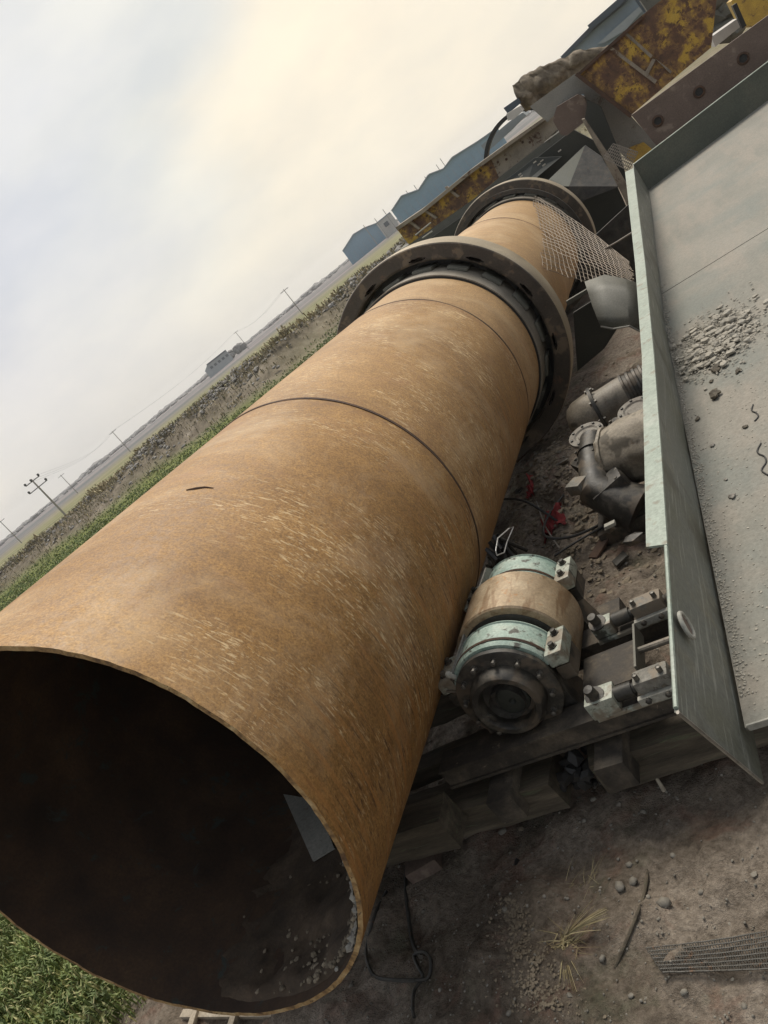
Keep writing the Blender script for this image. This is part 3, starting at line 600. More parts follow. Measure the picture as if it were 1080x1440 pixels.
# --- base frame running sideways under the walkway, with two screw adjusters
base = roller
for k_, y0 in enumerate((2.93, 3.52)):
    yb_ = y0; sz = (1., .78)[k_]
    # steel channel
    z0 = -2.46
    ch = MB(); ch.box((-1.35, yb_ + .06, z0), (2.3, .16, .014), ch=.003)
    ch.box((-1.35, yb_ + .0, z0 - .06), (2.3, .014, .10)); ch.box((-1.35, yb_ + .06, z0 - .12), (2.3, .16, .016))
    ch.build('base_channel', M['dusty_steel'], roller)
    MB().box((-1.0, yb_ - .022, z0 + .0), (1.0, .022, .022), ch=.003).build('edge_bar', M['lug_paint'], roller)
    blk = MB().box((-1.44, yb_ + .03, z0 + .055), (.155 * sz, .12 * sz, .105 * sz), ch=.012).build('adjuster_block', M['lug_paint'], roller)
    MB().lathe([(0, .052), (.01, .052), (.012, .03), (.012, .028), (.055, .028), (.07, .024), (.072, .001)], (-1.455, yb_ + .02, z0 + .055 + .05 * sz), (0, -.25, 1), UX, 16).build('block_bolt', M['oily_cast'], blk)
    sc = MB(); sc.lathe([(0, .001), (0, .04), (.10, .04), (.10, .026)] + [q for i in range(26) for q in ((.10 + i * .022, .030), (.111 + i * .022, .025))] + [(.70, .028), (.70, .001)], (-1.37, yb_ + .03, z0 + .065), UX, KN, 20)
    sc.build('screw_rod', M['dark_steel'], roller)
    cp = MB().box((-1.16, yb_ + .03, z0 + .07), (.18, .10, .105), ch=.022).build('clamp_block', M['cast_grey'], roller)
    MB().box((-1.16, yb_ - .035, z0 + .03), (.20, .03, .045), ch=.006).build('clamp_lip', M['chalky'], cp)
    for q in (-1, 1):
        MB().lathe([(0, .016), (.014, .016), (.02, .009), (.022, .001)], (-1.16 + q * .05, yb_ - .05, z0 + .036), (0, -1, .15), UX, 6).build('bolt', M['oily_cast'], cp)
        MB().lathe([(0, .014), (.03, .014), (.036, .001)], (-1.16 + q * .06, yb_ + .01, z0 + .122), KN, UX, 6).build('bolt', M['bolt'], cp)
MB().box((-1.42, 3.25, -2.46), (.34, .30, .02), ch=.003).build('deck_plate', M['dusty_steel'], roller)
MB().box((-1.245, 3.25, -2.42), (.012, .34, .10)).build('stop_plate', M['mid_plate'], roller)
MB().tube([(-1.24, 3.24, -2.41), (-1.05, 3.22, -2.40), (-.6, 3.23, -2.38)], .018, 10).build('tie_rod', M['motor_steel'], roller)
for x_ in (-2.2, -1.55): MB().box((x_, 3.45, -2.72), (.16, 1.35, .17), ch=.01).build('cross_beam', M['dusty_steel'], roller)
# --- timbers under it
def timber(p0, p1, w_, h_, label, mat='timber'):
    p0 = Vector(p0); p1 = Vector(p1); d = (p1 - p0); n_ = 14; mb = MB(); t_ = d.normalized(); sdv = Vector((-t_.y, t_.x, 0)).normalized(); up = t_.cross(sdv); up = up if up.z > 0 else -up
    for i in range(n_ + 1):
        p = p0 + d * i / n_
        for a_, b_ in ((-1, -1), (-.3, -1), (1, -1), (1, 1), (.35, 1.0), (-.3, 1.02), (-1, 1)):
            q = p + sdv * (a_ * w_ / 2) + up * (b_ * h_ / 2); q += Vector((mn.noise(q * 5), mn.noise(q * 5 + Vector((9, 0, 0))), mn.noise(q * 6 + Vector((0, 9, 0))))) * .014
            mb.v.append(tuple(q))
    for i in range(n_):
        for j in range(7): mb.f.append((i * 7 + j, i * 7 + (j + 1) % 7, (i + 1) * 7 + (j + 1) % 7, (i + 1) * 7 + j))
    mb.f += [tuple(range(7)), tuple(range(n_ * 7 + 6, n_ * 7 - 1, -1))]
    return tag(mb.build('timber_beam', M[mat], smooth=40), label, 'timber')
timber((-3.35, 3.02, -2.83), (-1.93, 2.98, -2.80), .26, .20, 'long dark weathered timber under the left end of the roller frame, emerging from below the drum')
timber((-1.72, 3.02, -2.82), (-.45, 3.06, -2.82), .26, .22, 'dark weathered timber under the right end of the roller frame, below the walkway')
timber((-3.1, 3.30, -2.72), (-1.5, 3.34, -2.70), .14, .12, 'upper narrow timber between the roller pedestal and the ground beam')
mb = MB()
for i in range(26): mb.rock((-1.83 + random.gauss(0, .05), 2.97 + random.gauss(0, .05), -2.86 + random.random() * .16), random.uniform(.02, .05))
tag(mb.build('grease_lump', M['rubber'], smooth=25), 'black lump of grease and soil in the gap between the two timbers', 'grease lump')
# cribbing that carries the drum
for i, (y_, h_) in enumerate(((2.75, -2.53), (3.9, -2.59))):
    timber((-3.9, y_, h_ - .11), (-2.5, y_, h_ - .11), .2, .22, ('front' if i == 0 else 'rear') + ' dark sleeper carrying the drum from underneath')
# thin plate between drum and roller
pa, pb, pc, pd = Vector((-2.10, 4.25, -1.90)), Vector((-2.06, 4.25, -1.90)), Vector((-2.19, 3.1, -2.42)), Vector((-2.23, 3.1, -2.42))
tag(MB().prism([PX(684, 798, -1.99), PX(692, 800, -1.99), PX(664, 892, -2.06), PX(640, 950, -2.12), PX(634, 950, -2.12)], (-.012, 0, 0)).build('guard_strip', M['light_plate'], smooth=None), 'narrow pale steel strip standing between the drum and the roller', 'steel strip')
lp = [PX(x, y, -1.97) for x, y in ((697, 775), (700, 757), (716, 743), (722, 741), (713, 762), (709, 777), (699, 781), (697, 775))]
tag(MB().tube(lp, .0045, 6).build('bent_wire', M['wire_bright']), 'thin bright bent wire loop sticking up behind the roller', 'wire loop')
MB_ = MB()
for i in range(8):
    c0 = Vector((-2.03 + random.gauss(0, .03), 4.35 + random.gauss(0, .06), -2.12 + random.gauss(0, .04)))
    MB_.tube([c0, c0 + Vector((random.uniform(-.05, .06), random.uniform(-.05, .1), .08)), c0 + Vector((random.uniform(-.05, .1), random.uniform(-.05, .1), -.15))], .014, 7)
tag(MB_.build('hose_bundle', M['rubber']), 'short black hoses bunched at the back of the rear bearing housing', 'hoses')

# ------------------------------------------------------------------ walkway / tray on the right
walk = thing('steel_walkway', (1.0, 6, -1.75), 'grey steel tray walkway with upright side plates, pale green top edge and dusty floor', 'walkway')
XW = -.56
# floor plates (two, with a recessed joint)
FZ = -1.66
def floor_plate(y0, y1, label=None, name='floor_plate'):
    mb = MB(); mb.prism([(XW + .012 + (.10 * (y0 > 5)) * 0, y0, FZ), (3.2, y0, FZ), (3.2, y1, FZ), (XW + .012 + .0, y1, FZ)], (0, 0, -.012))
    o = mb.build(name, FLOORM, walk, smooth=None)
    if label: o['label'] = label
m, t, b = newmat('dusty_floor'); FLOORM = m
v = t.nodes.new('ShaderNodeTexCoord').outputs['Object']
n1 = noise_(t, v, .9, 7, .6, .5); n2 = noise_(t, v, 60, 5, .7); n3 = noise_(t, mapping(t, v, (3, .5, 1), loc=(3, 3, 0)), 1.6, 6, .65)
c = ramp(t, n1, [(.3, (.15, .145, .120)), (.5, (.19, .180, .150)), (.7, (.23, .212, .178))])
c = mixc(t, ramp(t, n3, [(.46, (0, 0, 0)), (.60, (.6, .6, .6))]), c, (.245, .212, .172))
c = mixc(t, ramp(t, noise_(t, mapping(t, v, loc=(2, 7, 0)), 2.6, 8, .75, .8), [(.62, (0, 0, 0)), (.70, (.5, .5, .5))]), c, (.13, .105, .075))
c = mixc(t, ramp(t, noise_(t, mapping(t, v, loc=(8, 3, 0)), 1.3, 5, .6), [(.52, (0, 0, 0)), (.66, (.6, .6, .6))]), c, (.14, .155, .138))
c = mixc(t, 1, c, ramp(t, n2, [(.25, (.72, .72, .70)), (.75, (1.22, 1.22, 1.22))]), 'MULTIPLY')
c = mixc(t, ramp(t, noise_(t, v, 130, 2, .5), [(.70, (0, 0, 0)), (.74, (.8, .8, .8))]), c, (.06, .05, .04))
t.links.new(c, b.inputs['Base Color']); b.inputs['Roughness'].default_value = .75; bump(t, b, n2, .3, .004)
floor_plate(1.735, 6.20, 'nearer floor plate, scattered with dry mud'); floor_plate(6.215, 11.3, 'farther clean floor plate')
MB().box((1.3, 6.21, FZ - .02), (3.7, .06, .008)).build('joint_backing', M['rubber'], walk)
# far cross wall: its line slants a little
fa, fb = PZ(912, 267, FZ), PZ(1080, 141, FZ); dv = (fb - fa).normalized(); fb2 = fa + dv * 3.9; th_w = Vector((-dv.y, dv.x, 0)) * .012
htop = PX(885, 238, fa.x - .07).z - FZ
tp0 = fa - dv * .02
m_, t_, b_ = newmat('far_wall_plate')
wall = MB().prism([fa + Vector((0, 0, .0)), fb2, fb2 + Vector((0, 0, .36)), fa + Vector((0, 0, .36))], th_w).build('end_plate', M['shaded_end_grey'], walk, smooth=None)
tw = MB().prism([fa + Vector((0, 0, .36)) - th_w * .6, fb2 + Vector((0, 0, .36)) - th_w * .6, fb2 + Vector((0, 0, .36)) + th_w * 4, fa + Vector((0, 0, .36)) + th_w * 4], (0, 0, .008)).build('top_flange', M['flange_green'], walk, smooth=None)
# left side plate: top edge polyline
ZT = -1.30
tops = [(955, 1000), (947, 880), (939.5, 765), (931, 640), (921, 500), (908, 370), (900, 305)]
top = [PZ(x, y, ZT) for x, y in tops]; top.append(Vector((fa.x, fa.y, ZT)))
low = [Vector((XW, 1.63, -1.76))] + [Vector((XW + (fa.x - XW) * smooth01(5, 10.8, p.y), p.y, -1.76)) for p in top[1:]]
mb = MB(); n_ = len(top)
for i in range(n_): mb.v += [tuple(top[i]), tuple(low[i]), tuple(top[i] + Vector((-.012, 0, 0))), tuple(low[i] + Vector((-.012, 0, 0)))]
for i in range(n_ - 1):
    q = i * 4; mb.f += [(q, q + 1, q + 5, q + 4), (q + 2, q + 6, q + 7, q + 3), (q, q + 4, q + 6, q + 2), (q + 1, q + 3, q + 7, q + 5)]
mb.f += [(0, 2, 3, 1), ((n_ - 1) * 4, (n_ - 1) * 4 + 1, (n_ - 1) * 4 + 3, (n_ - 1) * 4 + 2)]
tag(mb.build('side_plate', M['plate_grey'], walk, smooth=None), 'long side plate with slanted cut end nearest the camera')
# flange on top, pointing to the drum
outs = [(908.5, 769), (906, 640), (902.5, 500), (893, 370), (886, 305), (879, 242)]
ins = [(938, 765), (930, 640), (919.5, 500), (907, 370), (899, 305), (891, 236)]
mb = MB()
for (a_, b_) in zip(outs, ins):
    p = PZ(*a_, ZT + .010); q = PZ(*b_, ZT + .010); mb.v += [tuple(p), tuple(q), tuple(p - Vector((0, 0, .009))), tuple(q - Vector((0, 0, .009)))]
for i in range(len(outs) - 1):
    q = i * 4; mb.f += [(q, q + 1, q + 5, q + 4), (q + 2, q + 6, q + 7, q + 3), (q, q + 4, q + 6, q + 2), (q + 1, q + 3, q + 7, q + 5)]
mb.f += [(0, 2, 3, 1), (20, 21, 23, 22)]
mb.build('top_flange', M['flange_green'], walk, smooth=None)
# pale edge weld bead on the near part of the side plate and at its slanted cut
MB().tube([top[0] + Vector((-.006, .01, .003)), top[1] + Vector((-.006, 0, .003)), top[2] + Vector((-.006, 0, .003))], .0065, 6).build('edge_strip', M['flange_green'], walk)
MB().tube([top[0] + Vector((-.004, -.002, 0)), low[0] + Vector((-.004, -.002, 0))], .005, 6).build('cut_edge', M['wire'], walk)
# lifting ring
rc = PX(963.5, 880, -.55); mb = MB(); pts = [rc + Vector((.004, .032 * math.cos(a), .040 * math.sin(a))) for a in np.linspace(0, 2 * math.pi, 25)]
mb.tube(pts, .0065, 8).build('lifting_eye', M['chalky'], walk)
MB().lathe([(0, .001), (0, .033)], rc + Vector((.0045, 0, 0)), UX, KN, 20).build('eye_recess', M['brown_plate'], walk)
MB().prism([(XW + .02, 1.728, FZ - .01), (3.2, 1.728, FZ - .01), (3.2, 1.728, FZ + .012), (XW + .02, 1.728, FZ + .012)], (0, .006, 0)).build('floor_edge', M['chalky'], walk, smooth=None)
for x_, y_ in ((.6, 2.2), (.6, 10), (3, 2.2), (3, 10)):
    MB().box((x_, y_, -2.4), (.16, .16, 1.42)).build('leg', M['dark_steel'], walk)
for y_ in (2.4, 5, 7.5, 10): MB().box((1.2, y_, FZ - .10), (3.3, .08, .15)).build('cross_member', M['dark_steel'], walk)
# dust strip along the side plate, mud heap and clods on the floor
mb = MB()
for i in range(1500):
    y_ = 1.85 + random.random() ** 1.1 * 4.6; x_ = XW + .018 + abs(random.gauss(0, .018))
    r_ = random.uniform(.0015, .005) * (1 + .4 * (y_ - 1.8) / 4)
    mb.rock((x_, y_, FZ + r_ * .4), r_, (1, 1, .6))
tag(mb.build('dust_line', M['dry_mud'], smooth=20), 'line of pale grit in the corner between walkway floor and side plate', 'grit', kind='stuff')
mb = MB(); c1, c2 = PZ(1030, 465, FZ), PZ(975, 500, FZ)
for i in range(2600):
    f_ = random.random(); c0 = c1.lerp(c2, f_ ** .9); sp_ = .10 if f_ < .5 else .07
    p = c0 + Vector((random.gauss(0, sp_), random.gauss(0, sp_ * 2.2), 0)); r_ = (random.uniform(.002, .009) if random.random() < .93 else random.uniform(.010, .026)) * (1.15 - .5 * f_)
    mb.rock((max(p.x, XW + .05), p.y, FZ + r_ * .5 + .015 * random.random()), r_, (1.3, 1, .6))
tag(mb.build('mud_heap', M['dry_mud'], smooth=20), 'heap of broken dry mud on the walkway floor next to the side plate', 'mud', kind='stuff')
for (px, py, r_, lb) in ((1008, 522, .032, 'dark elongated clod of dirt just below the mud heap'), (1038, 524, .018, 'small dark clod right of the elongated one, below the mud heap'), (1009, 556, .038, 'largest crumbly dark clod on the walkway floor'), (1001, 537, .014, 'tiny dark clod between the two larger clods'), (1003, 627, .014, 'small pale pebble on the middle of the walkway floor'), (1029, 699, .017, 'whitish pebble with a dark foot on the walkway floor'), (1021, 675, .009, 'tiny dark crumb above the whitish pebble'), (1050, 600, .014, 'dark crumb next to the black squiggle of cord'), (982, 590, .016, 'greenish flake lying against the side plate')):
    p = PZ(px, py, FZ); mb = MB(); 
    for q in range(5): mb.rock(p + Vector((random.gauss(0, r_ * .25), random.gauss(0, r_ * .4), r_ * .4)), r_ * random.uniform(.4, .8), (1, 1.2, .6))
    tag(mb.build('clod' if 'clod' in lb or 'crumb' in lb or 'flake' in lb else 'pebble', M['crust'] if 'pale' in lb or 'whitish' in lb else M['timber'], smooth=20), lb, 'clod' if 'pebble' not in lb else 'pebble')
def cord(pts, lb, r=.0035, mat='rubber', name='cord', z=FZ, cat='cord', k=6, sm=5):
    P = [PZ(x, y, z + r) for x, y in pts]; Q = []
    for i in range(len(P) - 1):
        a0 = P[max(i - 1, 0)]; a1 = P[i]; a2 = P[i + 1]; a3 = P[min(i + 2, len(P) - 1)]
        for j in range(sm):
            u = j / sm; Q.append(.5 * ((2 * a1) + (a2 - a0) * u + (2 * a0 - 5 * a1 + 4 * a2 - a3) * u * u + (3 * a1 - a0 - 3 * a2 + a3) * u ** 3))
    Q.append(P[-1]); return tag(MB().tube(Q, r, k).build(name, M[mat]), lb, cat)
cord([(1059, 569), (1057, 577), (1064, 581), (1066, 586), (1061, 592)], 'short black squiggle of cord on the walkway floor, the upper one')
cord([(1070, 623), (1065, 633), (1067, 638), (1075, 642), (1077, 650), (1071, 661), (1080, 668)], 'long black squiggle of cord on the walkway floor at the right edge')
mb = MB()
for i in range(500):
    p = PZ(random.uniform(960, 1090), random.uniform(420, 1010), FZ)
    if p.x > XW + .03: mb.rock((p.x, p.y, FZ + .001), random.uniform(.0015, .005), (1, 1.2, .6))
tag(mb.build('floor_grit', M['dry_mud'], smooth=20), 'fine crumbs of dry mud scattered over the walkway floor', 'grit', kind='stuff')

# ------------------------------------------------------------------ steelwork beyond the walkway
def slab(pts, Y, th, name, mat, parent=None, ext=None):
    return MB().prism([PY(x, y, Y) for x, y in pts], ext or (0, th, 0)).build(name, M[mat], parent, smooth=None)
def anchor(px, py, Y): p = PY(px, py, Y); return Vector((p.x, p.y, -3.2))
bp = thing('drilled_plate', anchor(980, 130, 11.9), 'long brown rusty plate with three bolt holes, behind the far wall of the walkway', 'steel plate')
slab([(888, 162), (1085, 18), (1120, 120), (960, 260), (924, 206)], 11.9, .05, 'plate', 'brown_plate', bp)
for px, py in ((925, 170), (983, 129), (1045, 82)):
    c0 = PY(px, py, 11.9)
    MB().lathe([(0, .075), (-.012, .075), (-.02, .062), (-.02, .05), (.0, .046)], c0, (0, 1, 0), UX, 24).build('bolt_hole', M['rust_dark'], bp)
    MB().lathe([(-.002, .001), (-.002, .05)], c0, (0, 1, 0), UX, 20).build('hole_dark', M['rubber'], bp)
# yellow rusty box girder
yb_ = thing('yellow_girder', anchor(900, 110, 15.5), 'peeling yellow and rust box girder with ribs, tilted, beyond the walkway', 'girder')
slab([(810, 105), (858, 62), (902, 22), (930, 0), (965, -30), (1010, -20), (1000, 67), (960, 100), (886, 163)], 15.5, .8, 'box_plate', 'yellow_rust', yb_)
for pts in ([(875, 45), (879, 43), (918, 78), (915, 82)], [(854, 67), (858, 64), (924, 113), (921, 118)], [(918, 82), (922, 84), (912, 104), (907, 102)], [(918, 79), (921, 82), (945, 100), (943, 104)]):
    slab(pts, 15.46, .05, 'rib', 'beam_dirty', yb_)
slab([(808, 106), (812, 102), (890, 161), (886, 166)], 15.40, .12, 'end_rib', 'rust_dark', yb_)
slab([(810, 105), (902, 22), (905, 25), (813, 108)], 15.42, .10, 'top_rib', 'rust_dark', yb_)
# whitish peeling plate beside it
gp = thing('peeling_plate', anchor(840, 160, 16.2), 'pale grey peeling steel plate between the yellow girder and the brown cap', 'steel plate')
slab([(745, 150), (808, 104), (888, 164), (926, 206), (915, 235), (880, 222), (862, 205), (835, 160), (820, 132), (800, 140), (770, 172)], 16.2, .08, 'plate', 'light_plate', gp)
slab([(884, 208), (905, 200), (922, 214), (905, 236), (880, 224)], 16.15, .04, 'yellow_patch', 'yellow', gp)
# brown cap
cap = MB().prism([PY(x, y, 15.9) for x, y in ((777, 169), (783, 150), (812, 133), (822, 138), (829, 158), (826, 168), (797, 191), (789, 190))], (0, .5, 0)).build('brown_cap', M['brown_plate'], smooth=None)
tag(cap, 'flat brown painted steel cap at the top of the post beyond the second ring', 'steel cap')
# post
po = thing('steel_post', anchor(850, 215, 15.2), 'dark green leaning steel post with a pale front edge, beyond the second ring', 'post')
slab([(826, 140), (845, 150), (872, 215), (884, 262), (876, 268), (850, 228), (822, 172)], 15.6, .12, 'web', 'dark_plate', po)
slab([(818, 168), (822, 167), (868, 236), (886, 268), (886, 300), (878, 280), (848, 222)], 15.3, .16, 'front_edge', 'beam_dirty', po)
# small wire mesh offcut beside post
def mesh_sheet(c00, c10, c01, c11, nu, nv, r, name, mat, label, cat, sag=0.0, rough=.0, extra=0.02):
    mb = MB()
    def pt(u, v):
        p = c00.lerp(c10, u).lerp(c01.lerp(c11, u), v)
        return p + Vector((0, 0, -sag * math.sin(math.pi * u) * (3.2 * v - 2.2))) + Vector((mn.noise(p * 2), mn.noise(p * 2 + Vector((5, 0, 0))), mn.noise(p * 2.3 + Vector((0, 5, 0))))) * rough
    for i in range(nu + 1):
        u = i / nu; e0 = random.uniform(-extra, extra); mb.tube([pt(u + .0 + .006 * math.sin(j * 2 + i), j / 14 * (1 + e0)) for j in range(15)], r, 4, False)
    for i in range(nv + 1):
        v_ = i / nv; e0 = random.uniform(-extra, extra); mb.tube([pt(j / 14 * (1 + e0), v_ + .006 * math.sin(j * 2 + i * 1.3)) for j in range(15)], r, 4, False)
    return tag(mb.build(name, M[mat]), label, cat)
mesh_sheet(PY(848, 222, 14.8), PY(862, 202, 14.8), PY(884, 240, 14.8), PY(897, 214, 14.8), 6, 14, .009, 'wire_mesh_offcut', 'wire', 'small pale piece of wire mesh beside the leaning post at the walkway corner', 'wire mesh')
# long beam across, behind the second ring
bmT = thing('crossing_beam', anchor(670, 250, 19), 'long dirty I-beam with yellow rusty left half, crossing behind the second riding ring', 'beam')
slab([(557, 321), (594, 296), (660, 243), (690, 222), (702, 250), (664, 282), (600, 331), (576, 345)], 19, .06, 'yellow_web', 'yellow_rust', bmT)
slab([(690, 222), (712, 205), (770, 163), (785, 163), (790, 176), (760, 205), (702, 250)], 19.0, .06, 'web', 'beam_dirty', bmT)
slab([(562, 351), (576, 344), (664, 282), (702, 250), (760, 205), (800, 176), (806, 182), (704, 262), (668, 292), (600, 345), (570, 362)], 18.8, .45, 'lower_flange', 'mid_plate', bmT)
slab([(556, 320), (594, 294), (660, 240), (712, 202), (772, 160), (774, 163), (660, 246), (596, 299), (559, 324)], 18.8, .45, 'upper_flange', 'beam_dirty', bmT)
for (a_, b_) in (((572, 311), (588, 323)), ((594, 296), (612, 308)), ((625, 264), (643, 278))):
    slab([a_, (a_[0] + 3, a_[1] - 2), (b_[0] + 3, b_[1] - 2), b_], 18.9, .1, 'stiffener', 'beam_dirty', bmT)
for k_, (px, py) in enumerate([(600, 304), (640, 268), (676, 240), (700, 228), (712, 224), (745, 200), (752, 192), (735, 200), (690, 236)]):
    MB().lathe([(0, .03), (-.015, .028), (-.018, .001)], PY(px, py, 18.99), (0, 1, 0), UX, 8).build('bolt', M['rust_dark'], bmT)
for (a_, b_) in (((584, 331), (606, 313)), ((594, 335), (608, 325))):
    tag(MB().tube([PY(*a_, 18.3), PY(*b_, 18.3)], .016, 8).build('pale_rod', M['chalky']), ('upper' if b_[1] < 320 else 'lower') + ' of two short pale rods resting at the left end of the crossing beam', 'rod')
# dark hopper behind ring 2
hp = thing('dark_hopper', anchor(780, 260, 18), 'dark steel hopper with a lighter triangular chute plate behind the second riding ring', 'hopper')
slab([(575, 356), (668, 292), (704, 262), (806, 182), (840, 200), (885, 300), (895, 480), (700, 480), (600, 420)], 18.4, .1, 'back_plate', 'dark_plate', hp)
MB().prism([PY(762, 262, 17.6), PY(823, 204, 18.2), PY(800, 262, 17.4)], (0, .04, 0)).build('chute_plate', M['shaded_end_grey'], hp, smooth=None)
MB().prism([PY(823, 204, 18.2), PY(868, 236, 17.6), PY(872, 262, 17.2), PY(800, 290, 17.3), PY(800, 262, 17.4)], (0, .04, 0)).build('chute_plate', M['dark_steel'], hp, smooth=None)
MB().prism([PY(700, 262, 18.2), PY(752, 222, 18.2), PY(790, 220, 18.1), PY(740, 262, 17.9)], (0, .04, 0)).build('chute_plate', M['dark_plate'], hp, smooth=None)
for px, py in ((752, 228), (758, 231), (765, 232), (787, 212), (731, 245), (733, 248), (762, 226)):
    MB().box(PY(px, py, 17.8), (.07, .02, .025), ch=.004).build('pale_fleck', M['chalky'], hp)  # small pale blocks set on the hopper front
slab([(640, 330), (668, 306), (720, 262), (726, 266), (676, 310), (648, 336)], 18.2, .1, 'lower_rail', 'dark_steel', hp)
# black hoop behind beam
hoop = MB(); cH = PY(745, 222, 23)
hoop.lathe([(0, 1.14), (0, 1.24), (.35, 1.24), (.35, 1.14), (0, 1.14)], cH, (0, 1, 0), UX, 72)
tag(hoop.build('black_hoop', M['rubber']), 'black round rim standing behind the crossing beam, only its top arc showing', 'hoop')
# plates below the wire guard
dp = thing('deflector_plate', anchor(860, 440, 9.9), 'grey brown bent deflector plate hanging between the first ring and the walkway', 'steel plate')
mb = MB(); cols = [PY(822, 396, 9.9), PY(850, 386, 9.9), PY(880, 392, 9.7), PY(903, 400, 9.6)]; rows = [PY(845, 459, 9.3), PY(862, 462, 9.3), PY(885, 458, 9.2), PY(905, 468, 9.2)]
for a_, b_ in zip(cols, rows):
    for k_ in range(5): p = a_.lerp(b_, k_ / 4); p += Vector((0, -.10 * math.sin(math.pi * k_ / 4), 0)); mb.v.append(tuple(p))
for i in range(3):
    for j in range(4): q = i * 5 + j; mb.f.append((q, q + 1, q + 6, q + 5))
o = mb.build('plate', M['mid_plate'], dp); sm_ = o.modifiers.new('thick', 'SOLIDIFY'); sm_.thickness = .015
MB().tube([p + Vector((0, -.012, 0)) for p in rows], .012, 6).build('rolled_edge', M['light_plate'], dp)
sd_ = thing('dark_side_plate', anchor(820, 480, 9.6), 'dark upright steel sheet just right of the first riding ring', 'steel plate')
slab([(806, 440), (838, 420), (868, 462), (850, 490), (812, 522)], 10.2, .03, 'sheet', 'dark_plate', sd_)
slab([(796, 424), (840, 398), (842, 402), (798, 430)], 10.1, .05, 'rim', 'mid_plate', sd_)
tag(MB().tube([PY(850, 350, 11.5), PY(868, 340, 11.2), PY(892, 325, 10.8)], .012, 6).build('thin_rod', M['wire']), 'thin pale rod resting behind the wire guard near the walkway corner', 'rod')
slab([(838, 330), (892, 280), (900, 470), (840, 400)], 12.8, .05, 'backing_sheet', 'dark_steel', sd_)
# wire guard draped from the drum to the walkway
g00 = hit(748, 274, RK + .05, False); g01 = hit(764, 376, RK + .05, False)
g10 = PY(886, 368, g01.y - .1); g11 = PY(893, 410, g01.y - .35)
mesh_sheet(g00, g10, g01, g11, 20, 20, .0045, 'wire_guard', 'guard_wire', 'rusty wire mesh sheet draped over the right flank of the drum between the two rings', 'wire mesh', sag=.06, rough=.02, extra=.02)
# ------------------------------------------------------------------ geared motors on the ground
mo = thing('flanged_motor', (-1.75, 8.2, -3.1), 'greasy motor with a domed bell end lying on the dirt beyond the tan barrel', 'motor')
A0 = PZ(803, 600, -2.75); A1 = PZ(905, 545, -2.80); ad = (A1 - A0).normalized(); LN = (A1 - A0).length
up_ = Vector((0, 0, 1))
MB().lathe([(-.02, .001), (0, .10), (.04, .17), (.12, .215), (.26, .235), (.31, .24)], A0, ad, up_, 40).build('bell', M['barrel_steel'], mo)
MB().lathe([(.31, .20), (.31, .275), (.345, .275), (.345, .21)], A0, ad, up_, 40).build('flange', M['dark_steel'], mo)
for k_ in range(8):
    a = k_ * math.pi / 4; s_ = ad.cross(up_).normalized(); u_ = s_.cross(ad)
    MB().lathe([(.29, .016), (.37, .016), (.372, .001)], A0 + (s_ * math.cos(a) + u_ * math.sin(a)) * .255, ad, up_, 6).build('bolt', M['bolt'], mo)
MB().lathe([(.345, .21), (.40, .205), (.62, .22), (.64, .22)], A0, ad, up_, 40).build('body', M['motor_steel'], mo)
MB().lathe([(.64, .22)] + [q for i in range(4) for q in ((.64 + i * .07, .225), (.665 + i * .07, .228), (.672 + i * .07, .212), (.704 + i * .07, .205))] + [(.93, .16), (.95, .05), (.95, .001)], A0, ad, up_, 40, jit=.012).build('cooling_ribs', M['oily_cast'], mo)
MB().tube([A0 + ad * 1.0 + (ad.cross(up_) * math.cos(a) + up_ * math.sin(a)) * .24 for a in np.linspace(0, 4.4, 24)], .014, 8).build('ring', M['chalky'], mo)
gb = thing('gear_reducer', (-1.5, 6.6, -3.1), 'dark gear reducer with two pale round flanges and a smooth tan barrel', 'gear reducer')
def disc(px, py, z, r, nrm, nm):
    c0 = PZ(px, py, z); n0 = Vector(nrm).normalized()
    f = MB().lathe([(0, .001), (0, r * .45), (-.012, r * .5), (-.012, r * .62), (0, r * .7), (0, r), (-.03, r), (-.03, r * .6), (-.20, r * .5), (-.20, .001)], c0, n0, up_.cross(n0) if abs(n0.z) > .9 else up_, 36).build(nm, M['crust'], gb)
    for k_ in range(8):
        a = k_ * math.pi / 4 + .2; s_ = n0.orthogonal().normalized(); u_ = n0.cross(s_)
        MB().lathe([(-.005, .013), (.012, .013), (.014, .001)], c0 + (s_ * math.cos(a) + u_ * math.sin(a)) * r * .85, n0, s_, 6).build('bolt', M['dark_steel'], f)
    return c0
d1 = disc(824, 610, -2.42, .16, (.12, -.18, 1.), 'flange')
d2 = disc(894, 574, -2.42, .16, (.12, -.18, 1.), 'flange')
bdx_, bdy_ = Vector((.8, -.6, 0)), Vector((.6, .8, 0))
arm = MB(); q1 = PZ(838, 690, -2.65)
arm.tube([d1 + Vector((.03, -.02, -.08)), d1.lerp(q1, .4) + Vector((0, 0, -.03)), q1, q1 + Vector((.25, -.15, -.25))], [.12, .115, .15, .20], 24); cs_ = arm.build('gear_casing', M['oily_cast'], gb)
for f_ in (.3, .8):
    pp = d1.lerp(q1, f_) + Vector((.01, -.01, -.045)); MB().lathe([(-.006, .08), (-.006, .124 + .03 * f_), (.006, .124 + .03 * f_), (.006, .08)], pp, (q1 - d1), up_, 20).build('rib', M['oily_cast'], cs_)
MB().box(q1 + Vector((-.10, .02, .10)), (.16, .14, .10), (bdx_, bdy_, Vector((0, 0, 1))), ch=.02).build('cover', M['cast_grey'], cs_)
MB().tube([d2 + Vector((.03, -.02, -.08)), d2 + Vector((.05, -.05, -.35)), d2 + Vector((.2, -.1, -.5))], [.12, .14, .18], 24).build('gear_casing', M['oily_cast'], gb)
